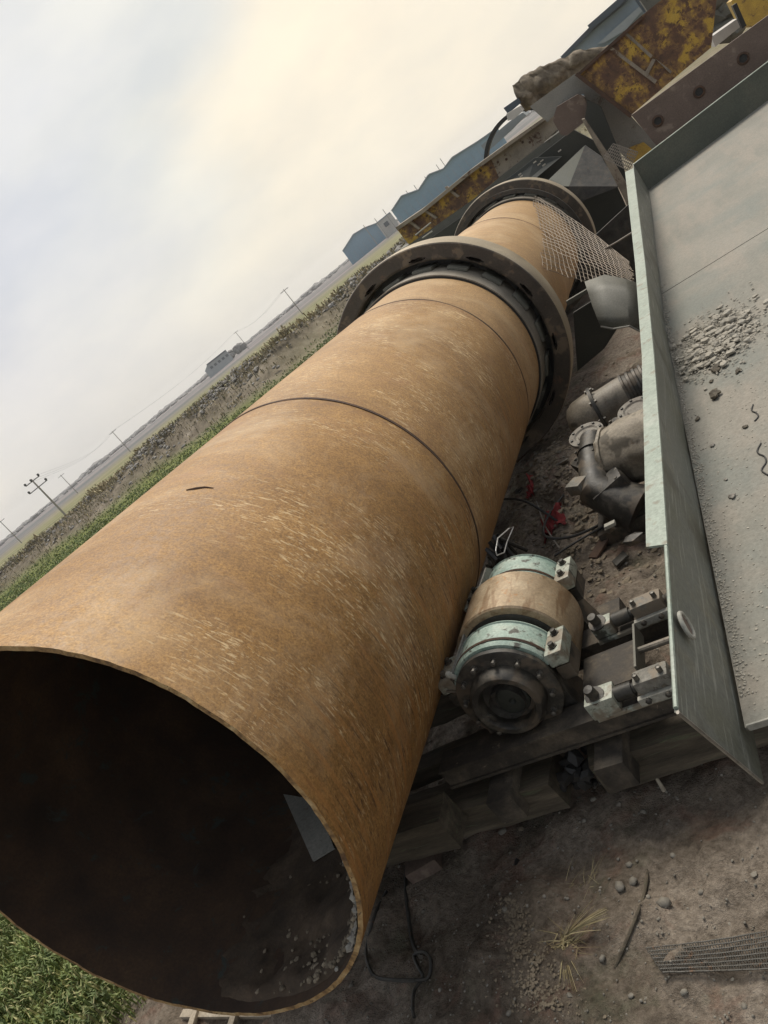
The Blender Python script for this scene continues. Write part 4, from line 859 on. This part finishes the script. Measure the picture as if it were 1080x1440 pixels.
for (px, py, z_, sx_, sy_, sz_, rz) in ((836, 655, -2.62, .26, .22, .30, .5), (862, 690, -2.70, .30, .24, .22, .2), (880, 610, -2.60, .20, .22, .26, .9)):
    p = PZ(px, py, z_); hb_ = MB().box(p, (sx_, sy_, sz_), (Vector((math.cos(rz), math.sin(rz), .2)).normalized(), Vector((-math.sin(rz), math.cos(rz), 0)), Vector((-.2, 0, 1)).normalized()), ch=.045).build('housing_block', M['oily_cast'], gb)
    for k_ in range(4): MB().lathe([(0, .014), (.02, .014), (.022, .001)], p + Vector((sx_ * .32 * (-1) ** k_, sy_ * .3 * (1 if k_ < 2 else -1), sz_ * .5)), Vector((-.2, 0, 1)), UX, 6).build('bolt', M['bolt'], hb_)
b0 = PZ(858, 645, -2.62); b1 = PZ(950, 610, -2.62); bd = (b1 - b0).normalized()
MB().lathe([(-.02, .001), (-.02, .20), (.0, .235), (.03, .25), (.035, .27), (.06, .27), (.065, .255), (.2, .27), (1.1, .29), (1.1, .001)], b0, bd, up_, 48, jit=.03).build('barrel', M['barrel_steel'], gb)
MB().box(b0 + Vector((.05, -.35, -.42)), (.7, .5, .25), ch=.05).build('foot', M['oily_cast'], gb)
for i, (px, py, r_) in enumerate(((868, 712, .07), (857, 742, .05), (890, 758, .07))):
    p = PZ(px, py, -2.85); tag(MB().rock(p, r_, (1.2, 1, .7)).build('dark_lump', M['oily_cast'], smooth=25), ('oily lump of casting below the gear reducer', 'small oily lump nearest the cables below the gear reducer', 'oily lump under the corner of the walkway flange')[i], 'scrap lump')
tag(MB().box(PZ(858, 738, -2.8), (.09, .05, .03), ch=.006).build('small_bracket', M['chalky']), 'small pale steel bracket lying near the cables', 'bracket')

for i, (px, py, sx_, sy_, rz, mm_, lb) in enumerate(((740, 640, .30, .05, .5, 'rust_dark', 'rusty flat bar on the soil heap by the drum'), (790, 655, .22, .04, -.4, 'cast_grey', 'short grey flat bar on the soil heap'), (735, 690, .16, .12, .2, 'dark_steel', 'small dark steel offcut next to the red rags'), (845, 775, .20, .10, .9, 'rust_dark', 'rusty offcut below the gear reducer near the straight cable'), (760, 600, .12, .09, .1, 'cast_grey', 'grey chip of plate at the top of the soil heap'), (875, 790, .12, .1, .4, 'dark_steel', 'dark square offcut near the walkway flange end'))):
    p = PZ(px, py, -3.0); p = PZ(px, py, gz(p.x, p.y)); p = PZ(px, py, gz(p.x, p.y)) + Vector((0, 0, .03))
    tag(MB().box(p, (sx_, sy_, .02), (Vector((math.cos(rz), math.sin(rz), .15)).normalized(), Vector((-math.sin(rz), math.cos(rz), 0)), Vector((0, 0, 1))), ch=.004).build('steel_offcut', M[mm_]), lb, 'scrap')
# ------------------------------------------------------------------ things on the near ground
def G(px, py, dz=0):
    p = PZ(px, py, -3.0)
    for _ in range(6): p = PZ(px, py, gz(p.x, p.y))
    return p + Vector((0, 0, dz))
def gcord(pts, lb, r, mat, name, cat, lift=None, sm=5):
    P = [G(x, y, r + (lift[i] if lift else 0)) for i, (x, y) in enumerate(pts)]; Q = []
    for i in range(len(P) - 1):
        a0 = P[max(i - 1, 0)]; a1 = P[i]; a2 = P[i + 1]; a3 = P[min(i + 2, len(P) - 1)]
        for j in range(sm):
            u = j / sm; Q.append(.5 * ((2 * a1) + (a2 - a0) * u + (2 * a0 - 5 * a1 + 4 * a2 - a3) * u * u + (3 * a1 - a0 - 3 * a2 + a3) * u ** 3))
    Q.append(P[-1]); return tag(MB().tube(Q, r, 7).build(name, M[mat]), lb, cat)
gcord([(588, 1168), (578, 1200), (572, 1240), (576, 1290), (583, 1330), (594, 1348)], 'dark straight steel cable running down from the timber beside the drum rim', .012, 'dark_steel', 'steel_cable', 'cable')
gcord([(545, 1255), (528, 1290), (517, 1335), (520, 1360), (532, 1376), (560, 1380), (586, 1380)], 'dark bent rod looping under the drum rim', .010, 'dark_steel', 'bent_rod', 'rod')
gcord([(586, 1380), (604, 1376), (607, 1352), (598, 1340), (584, 1345), (590, 1362), (596, 1376), (584, 1395), (582, 1420), (584, 1432)], 'rusty hooked wire knot at the end of the bent rod', .009, 'dark_steel', 'wire_knot', 'wire')
gcord([(912, 1225), (908, 1255), (896, 1290), (880, 1330), (866, 1362)], 'thin dark rod half sunk in the dirt right of the straw tuft', .008, 'timber', 'half_sunk_rod', 'rod')
gcord([(690, 740), (720, 742), (760, 735), (800, 748)], 'black cable sagging behind the roller', .012, 'rubber', 'cable', 'cable', [.3, .35, .25, .05])
gcord([(800, 700), (780, 740), (786, 780), (820, 770), (868, 735)], 'black cable looped over the dirt between roller and gear reducer', .012, 'rubber', 'cable', 'cable', [.05, .1, .2, .12, .05])
gcord([(790, 795), (830, 770), (880, 748), (930, 740)], 'straight black cable lying toward the walkway', .010, 'rubber', 'cable', 'cable', [.1, .1, .12, .15])
gcord([(755, 700), (775, 750), (790, 775)], 'thin brown wire crossing the cables', .006, 'wire', 'wire', 'wire', [.03, .1, .03])
def rag(px, py, sx_, sy_, lb, mat='rag_red', name='rag'):
    c0 = G(px, py, .03); mb = MB(); n_ = 12
    for i in range(n_ + 1):
        for j in range(n_ + 1):
            u, v_ = i / n_ - .5, j / n_ - .5; x_ = u * sx_ * (1 + .4 * mn.noise(Vector((v_ * 5, px, 0)))); y_ = v_ * sy_ * (1 + .4 * mn.noise(Vector((u * 5, py, 3))))
            mb.v.append((c0.x + x_, c0.y + y_, gz(c0.x + x_, c0.y + y_) + .03 + .09 * mn.noise(Vector((u * 5 + px, v_ * 5, 2))) + .03 * mn.noise(Vector((u * 12 + px, v_ * 12, 2)))))
    for i in range(n_):
        for j in range(n_): q = i * (n_ + 1) + j; mb.f.append((q, q + 1, q + n_ + 2, q + n_ + 1))
    return tag(mb.build(name, M[mat], smooth=60), lb, 'rag')
rag(778, 735, .26, .22, 'crumpled bright red rag on the dirt behind the roller')
rag(762, 708, .12, .22, 'faded red scrap of cloth just above the bright red rag')
rag(700, 790, .2, .3, 'dark grey rag on the dirt by the drum behind the roller', 'timber')
br = G(602, 1222, .045); tag(MB().box(br, (.21, .13, .09), (Vector((.95, .3, 0)), Vector((-.3, .95, 0)), Vector((0, 0, 1))), ch=.008).build('brick', M['brown_plate']), 'single brown brick lying beside the steel cable near the drum rim', 'brick')
for i, (px, py, r_, lb) in enumerate(((873, 1249, .026, 'round grey stone, left one of the close pair'), (892, 1241, .022, 'round grey stone, right one of the close pair'), (935, 1272, .03, 'angular pale stone right of the close pair'), (708, 1171, .022, 'pale stone below the long timber'), (905, 1142, .016, 'small ochre stone under the right timber'), (822, 1155, .014, 'small white pebble in the middle of the bare dirt'))):
    tag(MB().rock(G(px, py, r_ * .4), r_, (1.2, 1, .7)).build('stone', M['stone'], smooth=75), lb, 'stone', 'stones on the dirt')
st = G(934, 1112); tag(MB().tube([st, st + Vector((.0, .02, .07)), st + Vector((.03, .06, .12))], [.012, .010, .006], 7).build('stick', M['pale_wood']), 'short pale stick standing up from the dirt below the right timber', 'stick')
tag(MB().rock(G(728, 1213, .0), .028, (1.5, .8, .35)).build('dark_pebble', M['rubber'], smooth=30), 'flat black pebble on the dirt between brick and timber', 'pebble')
# gravel
mb = MB()
for i in range(2600):
    x_ = random.uniform(-3.4, -.7); y_ = 1.7 + random.random() ** 1.6 * 7; r_ = random.uniform(.002, .007) * (1 + .2 * (y_ - 1.7)) * (2.2 if random.random() < .05 else 1)
    mb.rock((x_, y_, gz(x_, y_) + r_ * .3), r_, (1.2, 1, .7))
tag(mb.build('gravel', M['stone'], smooth=70), 'small stones and crumbs scattered over the bare dirt', 'gravel', kind='stuff')
mb = MB()
for i in range(2600):
    x_ = random.gauss(-2.3, .5); y_ = random.gauss(7.0, 1.3); r_ = random.uniform(.005, .03) * (1.8 if random.random() < .04 else 1)
    if x_ > -2.9: mb.rock((x_, y_, gz(x_, y_)), r_, (1.4, 1, .6))
tag(mb.build('soil_clods', M['soil'], smooth=25), 'brown clods heaped on the dirt between drum and geared motors', 'soil', kind='stuff')
mb = MB()
for i in range(900):
    a_ = random.random(); c0 = PZ(728 + 45 * a_ + random.gauss(0, 6 + 24 * a_), 1275 + 160 * a_, -2.95); r_ = random.uniform(.002, .009)
    mb.rock((c0.x, c0.y, gz(c0.x, c0.y) + r_ * .2), r_, (1.3, 1, .6))
tag(mb.build('pale_clods', M['soil'], smooth=25), 'pale crumbly ridge of dried mud left of the straw tuft', 'mud', kind='stuff')
# straw tufts
def blade(mb, p, d, L_, w_, bend, seg=4):
    d = Vector(d).normalized(); s_ = d.cross(Vector((random.gauss(0, 1), random.gauss(0, 1), random.gauss(0, 1)))).normalized() * w_; o = len(mb.v); q = Vector(p)
    for k_ in range(seg + 1):
        f = 1 - k_ / seg * .8; mb.v += [tuple(q - s_ * f), tuple(q + s_ * f)]; d = (d + Vector(bend) / seg).normalized(); q = q + d * (L_ / seg)
    for k_ in range(seg): mb.f.append((o + 2 * k_, o + 2 * k_ + 1, o + 2 * k_ + 3, o + 2 * k_ + 2))
mb = MB(); c0 = G(795, 1328)
for i in range(95):
    a_ = random.uniform(-2.9, 3.1); blade(mb, c0 + Vector((random.gauss(0, .03), random.gauss(0, .03), .005)), (math.cos(a_) * 1.1, math.sin(a_), random.uniform(.0, .3)), random.uniform(.06, .24) * random.uniform(.5, 1), .0022, (random.gauss(0, .3), random.gauss(0, .3), -.4))
for i in range(50): blade(mb, c0 + Vector((.02, .03, .02)), (random.gauss(.9, .22), random.gauss(.35, .2), .3), random.uniform(.12, .24), .0025, (0, 0, -.3))
for i in range(40): blade(mb, c0 + Vector((0, -.02, .01)), (random.gauss(.1, .18), random.gauss(-.9, .2), .12), random.uniform(.12, .3), .0022, (0, 0, -.3))
tag(mb.build('straw_tuft', M['straw'], smooth=None), 'dry yellow tuft of straw on the dirt at the lower right', 'straw')
mb = MB(); c0 = G(828, 1245)
for i in range(38): a_ = random.uniform(0, 6.28); blade(mb, c0 + Vector((random.gauss(0, .05), random.gauss(0, .05), 0)), (math.cos(a_), math.sin(a_), random.uniform(.0, .5)), random.uniform(.05, .16), .0013, (0, 0, -.4))
tag(mb.build('dry_grass', M['straw'], smooth=None), 'thin sparse dry grass stems above the straw tuft', 'grass')
# netting bottom right
mesh_sheet(G(915, 1340, .03), G(1090, 1322, .05), G(935, 1372, .03), G(1095, 1372, .05), 46, 7, .0030, 'torn_netting', 'dark_steel', 'flat torn rusty netting on the dirt in the bottom right corner', 'netting', rough=.03, extra=.02)
if False: mesh_sheet(G(1055, 1215, .02), G(1088, 1200, .02), G(1052, 1320, .02), G(1090, 1312, .02), 8, 26, .003, 'netting_edge', 'dark_steel', 'dark strip of netting standing at the right edge of the picture', 'netting', rough=.05, extra=.06)
# pale boards and rubble under the mouth of the drum
for i, (x0, y0, x1, y1, w_) in enumerate(((-4.75, 2.16, -3.5, 2.02, .05), (-4.7, 2.02, -3.6, 1.90, .045), (-4.62, 2.30, -4.5, 1.75, .05), (-4.2, 2.32, -4.12, 1.70, .05))):
    o = MB().box(((x0 + x1) / 2, (y0 + y1) / 2, gz((x0 + x1) / 2, (y0 + y1) / 2) + .03 + .03 * (i > 1)), (math.hypot(x1 - x0, y1 - y0), w_, .03), (Vector((x1 - x0, y1 - y0, 0)).normalized(), Vector((-(y1 - y0), x1 - x0, 0)).normalized(), Vector((0, 0, 1))), ch=.004).build('wood_batten', M['pale_wood'])
    tag(o, ('longer grey batten on the ground right below the drum mouth', 'second batten parallel and nearer to the camera below the drum mouth', 'leftmost short cross batten below the drum mouth', 'right short cross batten below the drum mouth')[i], 'batten')
tag(MB().tube([G(880, 1100, .02)] * 1 + [G(882, 1104, .03)], .004, 5).build('twig', M['pale_wood']), 'tiny pale twig on the dirt under the right timber', 'twig')

# ------------------------------------------------------------------ vegetation
def clump_mesh(N_, region, h0, h1, w_, mat, name, label, cat, seg=2, lean=.7, spread=.05, leaves=7):
    V_ = []; F_ = []
    for _ in range(N_):
        p = region()
        if p is None: continue
        z = gz(p[0], p[1]) if p[2] is None else p[2]
        for k_ in range(leaves):
            a_ = random.random() * 6.283; h = random.uniform(h0, h1); ln = random.uniform(.1, lean); bx, by = p[0] + random.gauss(0, spread), p[1] + random.gauss(0, spread)
            dx, dy = math.cos(a_) * h * ln, math.sin(a_) * h * ln; sx_, sy_ = -math.sin(a_) * w_, math.cos(a_) * w_; o = len(V_)
            V_ += [(bx - sx_ * .5, by - sy_ * .5, z - .02), (bx + sx_ * .5, by + sy_ * .5, z - .02), (bx + dx * .5 + sx_, by + dy * .5 + sy_, z + h * .7), (bx + dx * .5 - sx_, by + dy * .5 - sy_, z + h * .7), (bx + dx * 1.15, by + dy * 1.15, z + h * .85)]
            F_ += [(o, o + 1, o + 2, o + 3), (o + 3, o + 2, o + 4)]
    mb = MB(); mb.v = V_; mb.f = F_; me = bpy.data.meshes.new(name); me.from_pydata(V_, [], F_); me.materials.append(M[mat])
    o = bpy.data.objects.new(name, me); COL.objects.link(o); return tag(o, label, cat, kind='stuff')
def reg_near():
    x = random.uniform(-12.5, -5.25); y = random.uniform(1.6, 9)
    if x > -5.45 - .35 * mn.noise(Vector((0, y * .9, 2))) and random.random() < .8: return None
    if mn.noise(Vector((x * 1.2, y * 1.2, 4))) < -.25 and random.random() < .6: return None
    return (x, y, None)
clump_mesh(17000, reg_near, .04, .15, .0075, 'leaf', 'crop_plants', 'dense low green crop plants at the lower left beside the drum', 'crop', spread=.045)
def reg_far():
    x = random.uniform(-85, -22); yb_ = float(np.interp(x, BX, BYY)); y = yb_ - random.uniform(4, 40)
    if y < 18: return None
    return (x, y, None)
clump_mesh(9000, reg_far, .05, .16, .05, 'leaf', 'crop_plants', 'strip of green crop seen along the far side of the drum', 'crop', spread=.35)
def reg_bank():
    x = random.uniform(-115, 5); yb_ = float(np.interp(x, BX, BYY)); y = yb_ + random.gauss(1.8, 2.9)
    return (x, y, None)
clump_mesh(3600, reg_bank, .12, .45, .04, 'weed', 'bank_weeds', 'dry weeds and brambles growing over the rubble bank', 'weeds', spread=.4, leaves=8)
def reg_bank2():
    for _ in range(20):
        x = random.uniform(-115, 5)
        if mn.noise(Vector((x * .09, 3, 3))) > .12: break
    yb_ = float(np.interp(x, BX, BYY)); return (x, yb_ + random.gauss(3.6, 1.5), None)
clump_mesh(420, reg_bank2, .25, .8, .06, 'straw', 'straw_weeds', 'pale yellow straw-like weeds on the crest of the rubble bank', 'weeds', spread=.3)
# rubble on bank
mb = MB()
for i in range(7000):
    x_ = random.uniform(-115, 5); dn = mn.noise(Vector((x_ * .11, 0, 5)))
    if random.random() > .22 + 2.2 * max(0, dn) + (.7 if -48 < x_ < -33 else 0): continue
    yb_ = float(np.interp(x_, BX, BYY)); y_ = yb_ + random.gauss(.9, 2.0); r_ = random.uniform(.05, .17) * (2.2 if random.random() < .05 else 1)
    mb.rock((x_, y_, gz(x_, y_) + r_ * .3), r_, (1.4, 1, .7))
tag(mb.build('bank_rubble', M['rubble'], smooth=None), 'heaps of grey broken concrete and stones tipped along the bank', 'rubble', kind='stuff')
# far treeline
mb = MB()
for i in range(1500):
    az_ = R_(random.uniform(-62, 14)); D = random.uniform(620, 1300); r_ = random.uniform(.8, 2.6) * (.6 + .9 * max(0, mn.noise(Vector((math.degrees(az_) * .35, 0, 0))) + .4))
    mb.rock((math.sin(az_) * D, math.cos(az_) * D, -3.7 + r_ * .45), r_, (2.2, 1.6, .75))
tag(mb.build('distant_trees', M['tree_far'], smooth=None), 'low hazy line of bare trees along the horizon', 'trees', kind='stuff')
def far_clump(px, py, D, h, n_, lb):
    d = ray(px, py); k_ = D / math.hypot(d.x, d.y); c0 = Vector((d.x * k_, d.y * k_, -3.8)); mb = MB(); s_ = Vector((d.y, -d.x, 0)).normalized()
    for i in range(n_): mb.rock(c0 + s_ * random.uniform(-h * .8, h * .8) + Vector((0, 0, random.uniform(.2, 1) * h * .6)), h * random.uniform(.15, .4), (1.2, 1, .9))
    tag(mb.build('tree', M['tree_far'], smooth=None), lb, 'tree')
far_clump(325, 487, 480, 7, 26, 'bare hazy tree clump right of the long low far building')
# far field track
def far_pt(px, py, D, z=None):
    d = ray(px, py); k_ = D / math.hypot(d.x, d.y); return Vector((d.x * k_, d.y * k_, d.z * k_ if z is None else z))
# ------------------------------------------------------------------ poles and wires
tops_ = []
def pole(pb, pt_, D, lb, arms=1, r=.16):
    b_ = far_pt(*pb, D); t_ = far_pt(*pt_, D); base_ = Vector((b_.x, b_.y, gz(b_.x, b_.y) - .1)); tp_ = Vector((b_.x, b_.y, t_.z))
    if tp_.z - base_.z < 3: tp_.z = base_.z + 3
    o = thing('utility_pole', base_, lb, 'utility pole', 'power poles across the fields')
    MB().tube([base_, tp_], [r, r * .6], 10).build('pole', M['pole_con'], o)
    h = Vector((.78, -.62, 0)) if False else Vector((base_.x, base_.y, 0)).normalized().cross(Vector((0, 0, 1)))
    for k_ in range(arms):
        z = tp_.z - .35 - k_ * 1.1; ca = Vector((base_.x, base_.y, z)); wd = 1.15 if k_ == 0 else 1.5
        arm_ = MB().box(ca, (wd * 2, .12, .12), (h, h.cross(Vector((0, 0, 1))), Vector((0, 0, 1)))).build('crossarm', M['insul'], o)
        for q in ((-1, -.1, 1) if k_ == 0 else (-1, 1)) if arms > 1 else ():
            MB().lathe([(0, .05), (.1, .16), (.25, .17), (.35, .16), (.42, .03)], ca + h * (wd * q * .95), (0, 0, 1), UX, 10).build('insulator', M['insul'], arm_)
    tops_.append((Vector((base_.x, base_.y, tp_.z - .1)), h)); return o
pole((90, 722), (42, 675), 118, 'nearest tall power pole with two crossarms standing behind the rubble bank', 2, .17)
pole((24, 757), (-2, 733), 210, 'slim pale power pole at the left edge of the picture', 1, .14)
pole((104, 688), (87, 666), 260, 'far small power pole right of the nearest tall pole', 1, .14)
pole((176, 627), (160, 604), 230, 'power pole standing against the sky between the nearest pole and the low far building', 1, .14)
pole((345, 484), (330, 467), 330, 'power pole just right of the low far building', 1, .16)
pole((429, 446), (397, 408), 190, 'thin power pole with a single arm above the grey rubble heap', 1, .13)
wr = [0, 3, 4]
for a_, b_ in ((0, 3), (3, 4), (4, 5)):
    for q in (-1, 0, 1):
        pa_, h_ = tops_[a_]; pb_, h2_ = tops_[b_]; A_ = pa_ + h_ * q; B_ = pb_ + h2_ * q
        pts = [A_.lerp(B_, k_ / 16) - Vector((0, 0, 1.6 * math.sin(math.pi * k_ / 16))) for k_ in range(17)]
        tag(MB().tube(pts, .012, 4).build('power_line', M['insul']), ('left', 'middle', 'right')[q + 1] + ' wire of the three strung ' + {0: 'from the nearest tall pole rightward', 3: 'past the low far building', 4: 'to the thin pole above the grey rubble heap'}[a_], 'wire', 'overhead wires between poles')
# ------------------------------------------------------------------ far buildings
def farhall(name, base_px, outline, D, mat, lb, cat, depth=30, parts=()):
    """outline in picture at distance D, dropped to the ground, with real depth away from the camera"""
    pts = [far_pt(x, y, D) for x, y in outline]; c0 = sum(pts, Vector()) / len(pts); dirh = Vector((c0.x, c0.y, 0)).normalized(); n0 = dirh
    # flatten onto a vertical plane facing the camera
    pl = []
    for (x, y) in outline:
        d = ray(x, y); k_ = c0.dot(n0) / d.dot(n0); pl.append(d * k_)
    gz0 = -3.9; s_ = n0.cross(Vector((0, 0, 1)))
    i0 = min(range(len(pl)), key=lambda i: pl[i].dot(s_)); i1 = max(range(len(pl)), key=lambda i: pl[i].dot(s_))
    lo, hi = pl[i0], pl[i1]; body = pl + [Vector((hi.x, hi.y, gz0)), Vector((lo.x, lo.y, gz0))]
    o = thing(name, Vector((c0.x, c0.y, gz0)), lb, cat)
    return o, body, n0, s_
def hall(name, outline, D, wall, roof, lb, depth=30, wins=0):
    o, body, n0, s_ = farhall(name, None, outline, D, wall, lb, 'shed')
    MB().prism(body, n0 * depth).build('wall', M[wall], o, smooth=None)
    top_ = body[:-2]
    # roof sheets proud of the walls, one per span
    for a_, b_ in zip(top_[:-1], top_[1:]):
        nrm = (b_ - a_).cross(n0).normalized(); nrm = nrm if nrm.z > 0 else -nrm
        MB().prism([a_ + nrm * .05 - n0 * .8, b_ + nrm * .05 - n0 * .8, b_ + nrm * .05 + n0 * depth, a_ + nrm * .05 + n0 * depth], nrm * .25).build('roof_sheet', M[roof], o, smooth=None)
    lo, hi = body[-1], body[-2]; W = (hi - lo).length
    for k_ in range(int(W / 2.2)):
        p = lo + (hi - lo) * ((k_ + .5) / int(W / 2.2)) - n0 * .06
        MB().box(p + Vector((0, 0, 2.2)), (.12, .12, 4.4), (s_, n0, Vector((0, 0, 1)))).build('rib', M[roof], o, smooth=None)
    return o, body, n0, s_
hall('gable_shed', [(482, 353.5), (497, 330), (512, 321), (529, 314.5), (538, 327)], 330, 'blue_sheet', 'blue_roof', 'smaller blue steel shed with a sloping roof, leftmost of the sheds on the horizon', 26)
o_, body_, n0, s_ = farhall('white_hut', None, [(529, 315), (549, 299), (553, 304)], 300, 'white_wall', 'small whitish hut with a dark window between the two blue sheds', 'hut')
MB().prism(body_, n0 * 8).build('wall', M['white_wall'], o_, smooth=None)
MB().box(far_pt(543.5, 315, 299.2), (1.8, .3, 1.6), (s_, n0, Vector((0, 0, 1)))).build('window', M['navy'], o_)
MB().prism([body_[0] - n0 * .5, body_[1] - n0 * .5, body_[1] + n0 * 8, body_[0] + n0 * 8], (0, 0, .35)).build('roof', M['blue_roof'], o_, smooth=None)
hall('long_blue_shed', [(551, 297), (565, 276), (589, 267.5), (603, 246), (624, 238), (636, 222), (673, 199), (700, 180)], 250, 'blue_sheet', 'blue_roof', 'long blue steel shed with several roof humps behind the crossing beam', 40)
for i, (px, py, dy) in enumerate(((540, 297, 8), (572, 270, 6), (583, 262, 5), (616, 236, 14), (622, 228, 16), (512, 318, 5), (528, 309, 6), (598, 250, 5))):
    b_ = far_pt(px + 5, py + 7, 280); t_ = far_pt(px, py - dy * .5, 280)
    tag(MB().tube([Vector((b_.x, b_.y, b_.z - 6)), Vector((b_.x, b_.y, t_.z))], .12, 5).build('roof_mast', M['wire']), ('thin mast over the dark window of the white hut', 'mast at the left slope of the long blue shed', 'short mast just above the first hump of the long blue shed', 'taller of the twin masts over the second hump of the long blue shed', 'right one of the twin masts over the second hump of the long blue shed', 'mast on the left slope of the smaller blue shed', 'mast on the right slope of the smaller blue shed', 'lone mast between the two humps of the long blue shed')[i], 'mast', 'masts above the blue sheds')
# long low far building on the left horizon
o_, body_, n0, s_ = farhall('low_building', None, [(288, 522), (291, 514), (318, 493), (322, 497)], 420, 'shed_wall', 'long low grey building on the horizon among bare trees', 'building')
MB().prism(body_, n0 * 14).build('wall', M['shed_wall'], o_, smooth=None)
MB().prism([body_[1] - n0 * .6 - Vector((0, 0, .1)), body_[2] - n0 * .6 - Vector((0, 0, .1)), body_[2] + n0 * 14, body_[1] + n0 * 14], (0, 0, .7)).build('roof', M['navy'], o_, smooth=None)
for k_ in range(5):
    p = body_[1].lerp(body_[2], (k_ + .5) / 5) - n0 * .1; MB().box((p.x, p.y, p.z - 2.2), (1.5, .2, 1.3), (s_, n0, Vector((0, 0, 1)))).build('window', M['navy'], o_)
# big grey shed, top right
bs = thing('grey_shed', anchor(840, 50, 70), 'large grey shed with dark navy eaves at the upper right, behind the yellow girder', 'shed')
slab([(735, 150), (791, 79), (832, 40), (874, 3), (895, -20), (930, -20), (940, 60), (800, 150)], 70, 18, 'roof', 'blue_roof', bs)
slab([(788, 80), (830, 37), (872, 2), (890, -18), (896, -14), (876, 8), (834, 43), (792, 84)], 69.6, .6, 'eaves', 'navy', bs)
slab([(826, 36), (872, -4), (880, -4), (874, 6), (831, 42)], 69, 6, 'ridge_cap', 'navy', bs)
slab([(893, 0), (899, -4), (911, 14), (906, 18)], 68, .6, 'gutter', 'navy', bs)
slab([(840, 62), (902, 6), (906, 12), (880, 42), (850, 60)], 69.5, .3, 'roof_light', 'shed_wall', bs)
# crumpled tarpaulin bundle
mb = MB(); nu_, nv_ = 46, 16
tl = [(721, 121), (739, 104), (770, 92), (810, 73), (856, 64)]; bl = [(737, 156), (762, 142), (785, 122), (812, 106), (850, 82)]
for i in range(nu_ + 1):
    u = i / nu_ * 4; k_ = min(3, int(u)); f = u - k_
    ax_, ay_ = tl[k_][0] * (1 - f) + tl[k_ + 1][0] * f, tl[k_][1] * (1 - f) + tl[k_ + 1][1] * f; bx_, by_ = bl[k_][0] * (1 - f) + bl[k_ + 1][0] * f, bl[k_][1] * (1 - f) + bl[k_ + 1][1] * f
    for j in range(nv_ + 1):
        v_ = j / nv_; p = PY(ax_ * (1 - v_) + bx_ * v_, ay_ * (1 - v_) + by_ * v_, 21.5); q = Vector((p.x * 2.2, p.z * 2.2, 0))
        mb.v.append(tuple(p + Vector((.05 * mn.noise(q * 2), -.15 * math.sin(math.pi * v_) + .2 * mn.fractal(Vector((q.x + q.y * .8, q.y * .5 - q.x * .3, 0)) * 1.3, .9, 2, 4), .07 * mn.noise(q * .9) + .05 * mn.noise(q * 3)))))
for i in range(nu_):
    for j in range(nv_): q = i * (nv_ + 1) + j; mb.f.append((q, q + 1, q + nv_ + 2, q + nv_ + 1))
o = mb.build('tarpaulin', M['tarp'], smooth=60); sm_ = o.modifiers.new('thick', 'SOLIDIFY'); sm_.thickness = .03; sm_.offset = -1
tag(o, 'crumpled tan tarpaulin bundle on top of the steelwork at the upper right skyline', 'tarpaulin')
tag(slab([(708, 152), (728, 138), (732, 145), (714, 160)], 21, .4, 'navy_plate', 'navy'), 'dark navy plank end sticking out left of the tarpaulin', 'plank')
tag(slab([(712, 160), (730, 150), (735, 156), (722, 168), (714, 170)], 20.6, .5, 'white_box', 'white_wall'), 'small whitish box under the dark navy plank end', 'box')
tag(slab([(676, 205), (715, 172), (735, 158), (740, 162), (712, 190), (684, 215)], 24, 1.2, 'cladding_sheet', 'shed_wall'), 'pale grey panel on the skyline between blue shed and tarpaulin', 'panel')
# upper right corner things
mb = MB()
for i in range(80): mb.rock(PY(random.uniform(996, 1034), random.uniform(-4, 44), 22) + Vector((0, random.random() * 1.5, 0)), random.uniform(.12, .4), (1, 1, .8))
tag(mb.build('scrap_pile', M['mid_plate'], smooth=None), 'grey pile of scrap at the top right corner beside the yellow girder', 'scrap', kind='stuff')
slab_ = slab([(1000, 52), (1037, 26), (1042, 37), (1006, 66)], 17.5, .6, 'white_crate', 'white_wall'); tag(slab_, 'small off-white crate behind the brown drilled plate', 'crate')
tag(slab([(1028, 2), (1040, -10), (1100, -20), (1100, 8), (1058, 38), (1044, 34)], 18.5, .7, 'yellow_block', 'yellow'), 'yellow machine housing at the very top right corner', 'machine')
tag(slab([(900, 0), (920, -10), (1000, -20), (1002, 5), (935, 20), (912, 18)], 24, .6, 'scrap_sheet', 'mid_plate'), 'grey scrap sheet metal above the yellow girder at the top edge', 'sheet metal')
tag(slab([(1030, 8), (1036, 4), (1050, 36), (1044, 40)], 17.2, .2, 'black_pipe', 'rubber'), 'black bent pipe between white crate and yellow housing', 'pipe')
# ------------------------------------------------------------------ haze
hb = MB(); hb.box((-450, 850, 20), (3600, 3400, 56))
ho = hb.build('haze', M['insul'], smooth=None); ho.data.materials.clear()
hm = bpy.data.materials.new('haze_air'); hm.use_nodes = True; ht = hm.node_tree; ht.nodes.clear()
ov = ht.nodes.new('ShaderNodeOutputMaterial'); pv = ht.nodes.new('ShaderNodeVolumePrincipled'); pv.inputs['Density'].default_value = .0004; pv.inputs['Color'].default_value = (1, 1, 1, 1); pv.inputs['Anisotropy'].default_value = .5
ht.links.new(pv.outputs[0], ov.inputs['Volume']); ho.data.materials.append(hm); tag(ho, kind='stuff')
print('objects', len(bpy.data.objects), 'tris', sum(len(p.vertices) - 2 for m_ in bpy.data.meshes for p in m_.polygons))
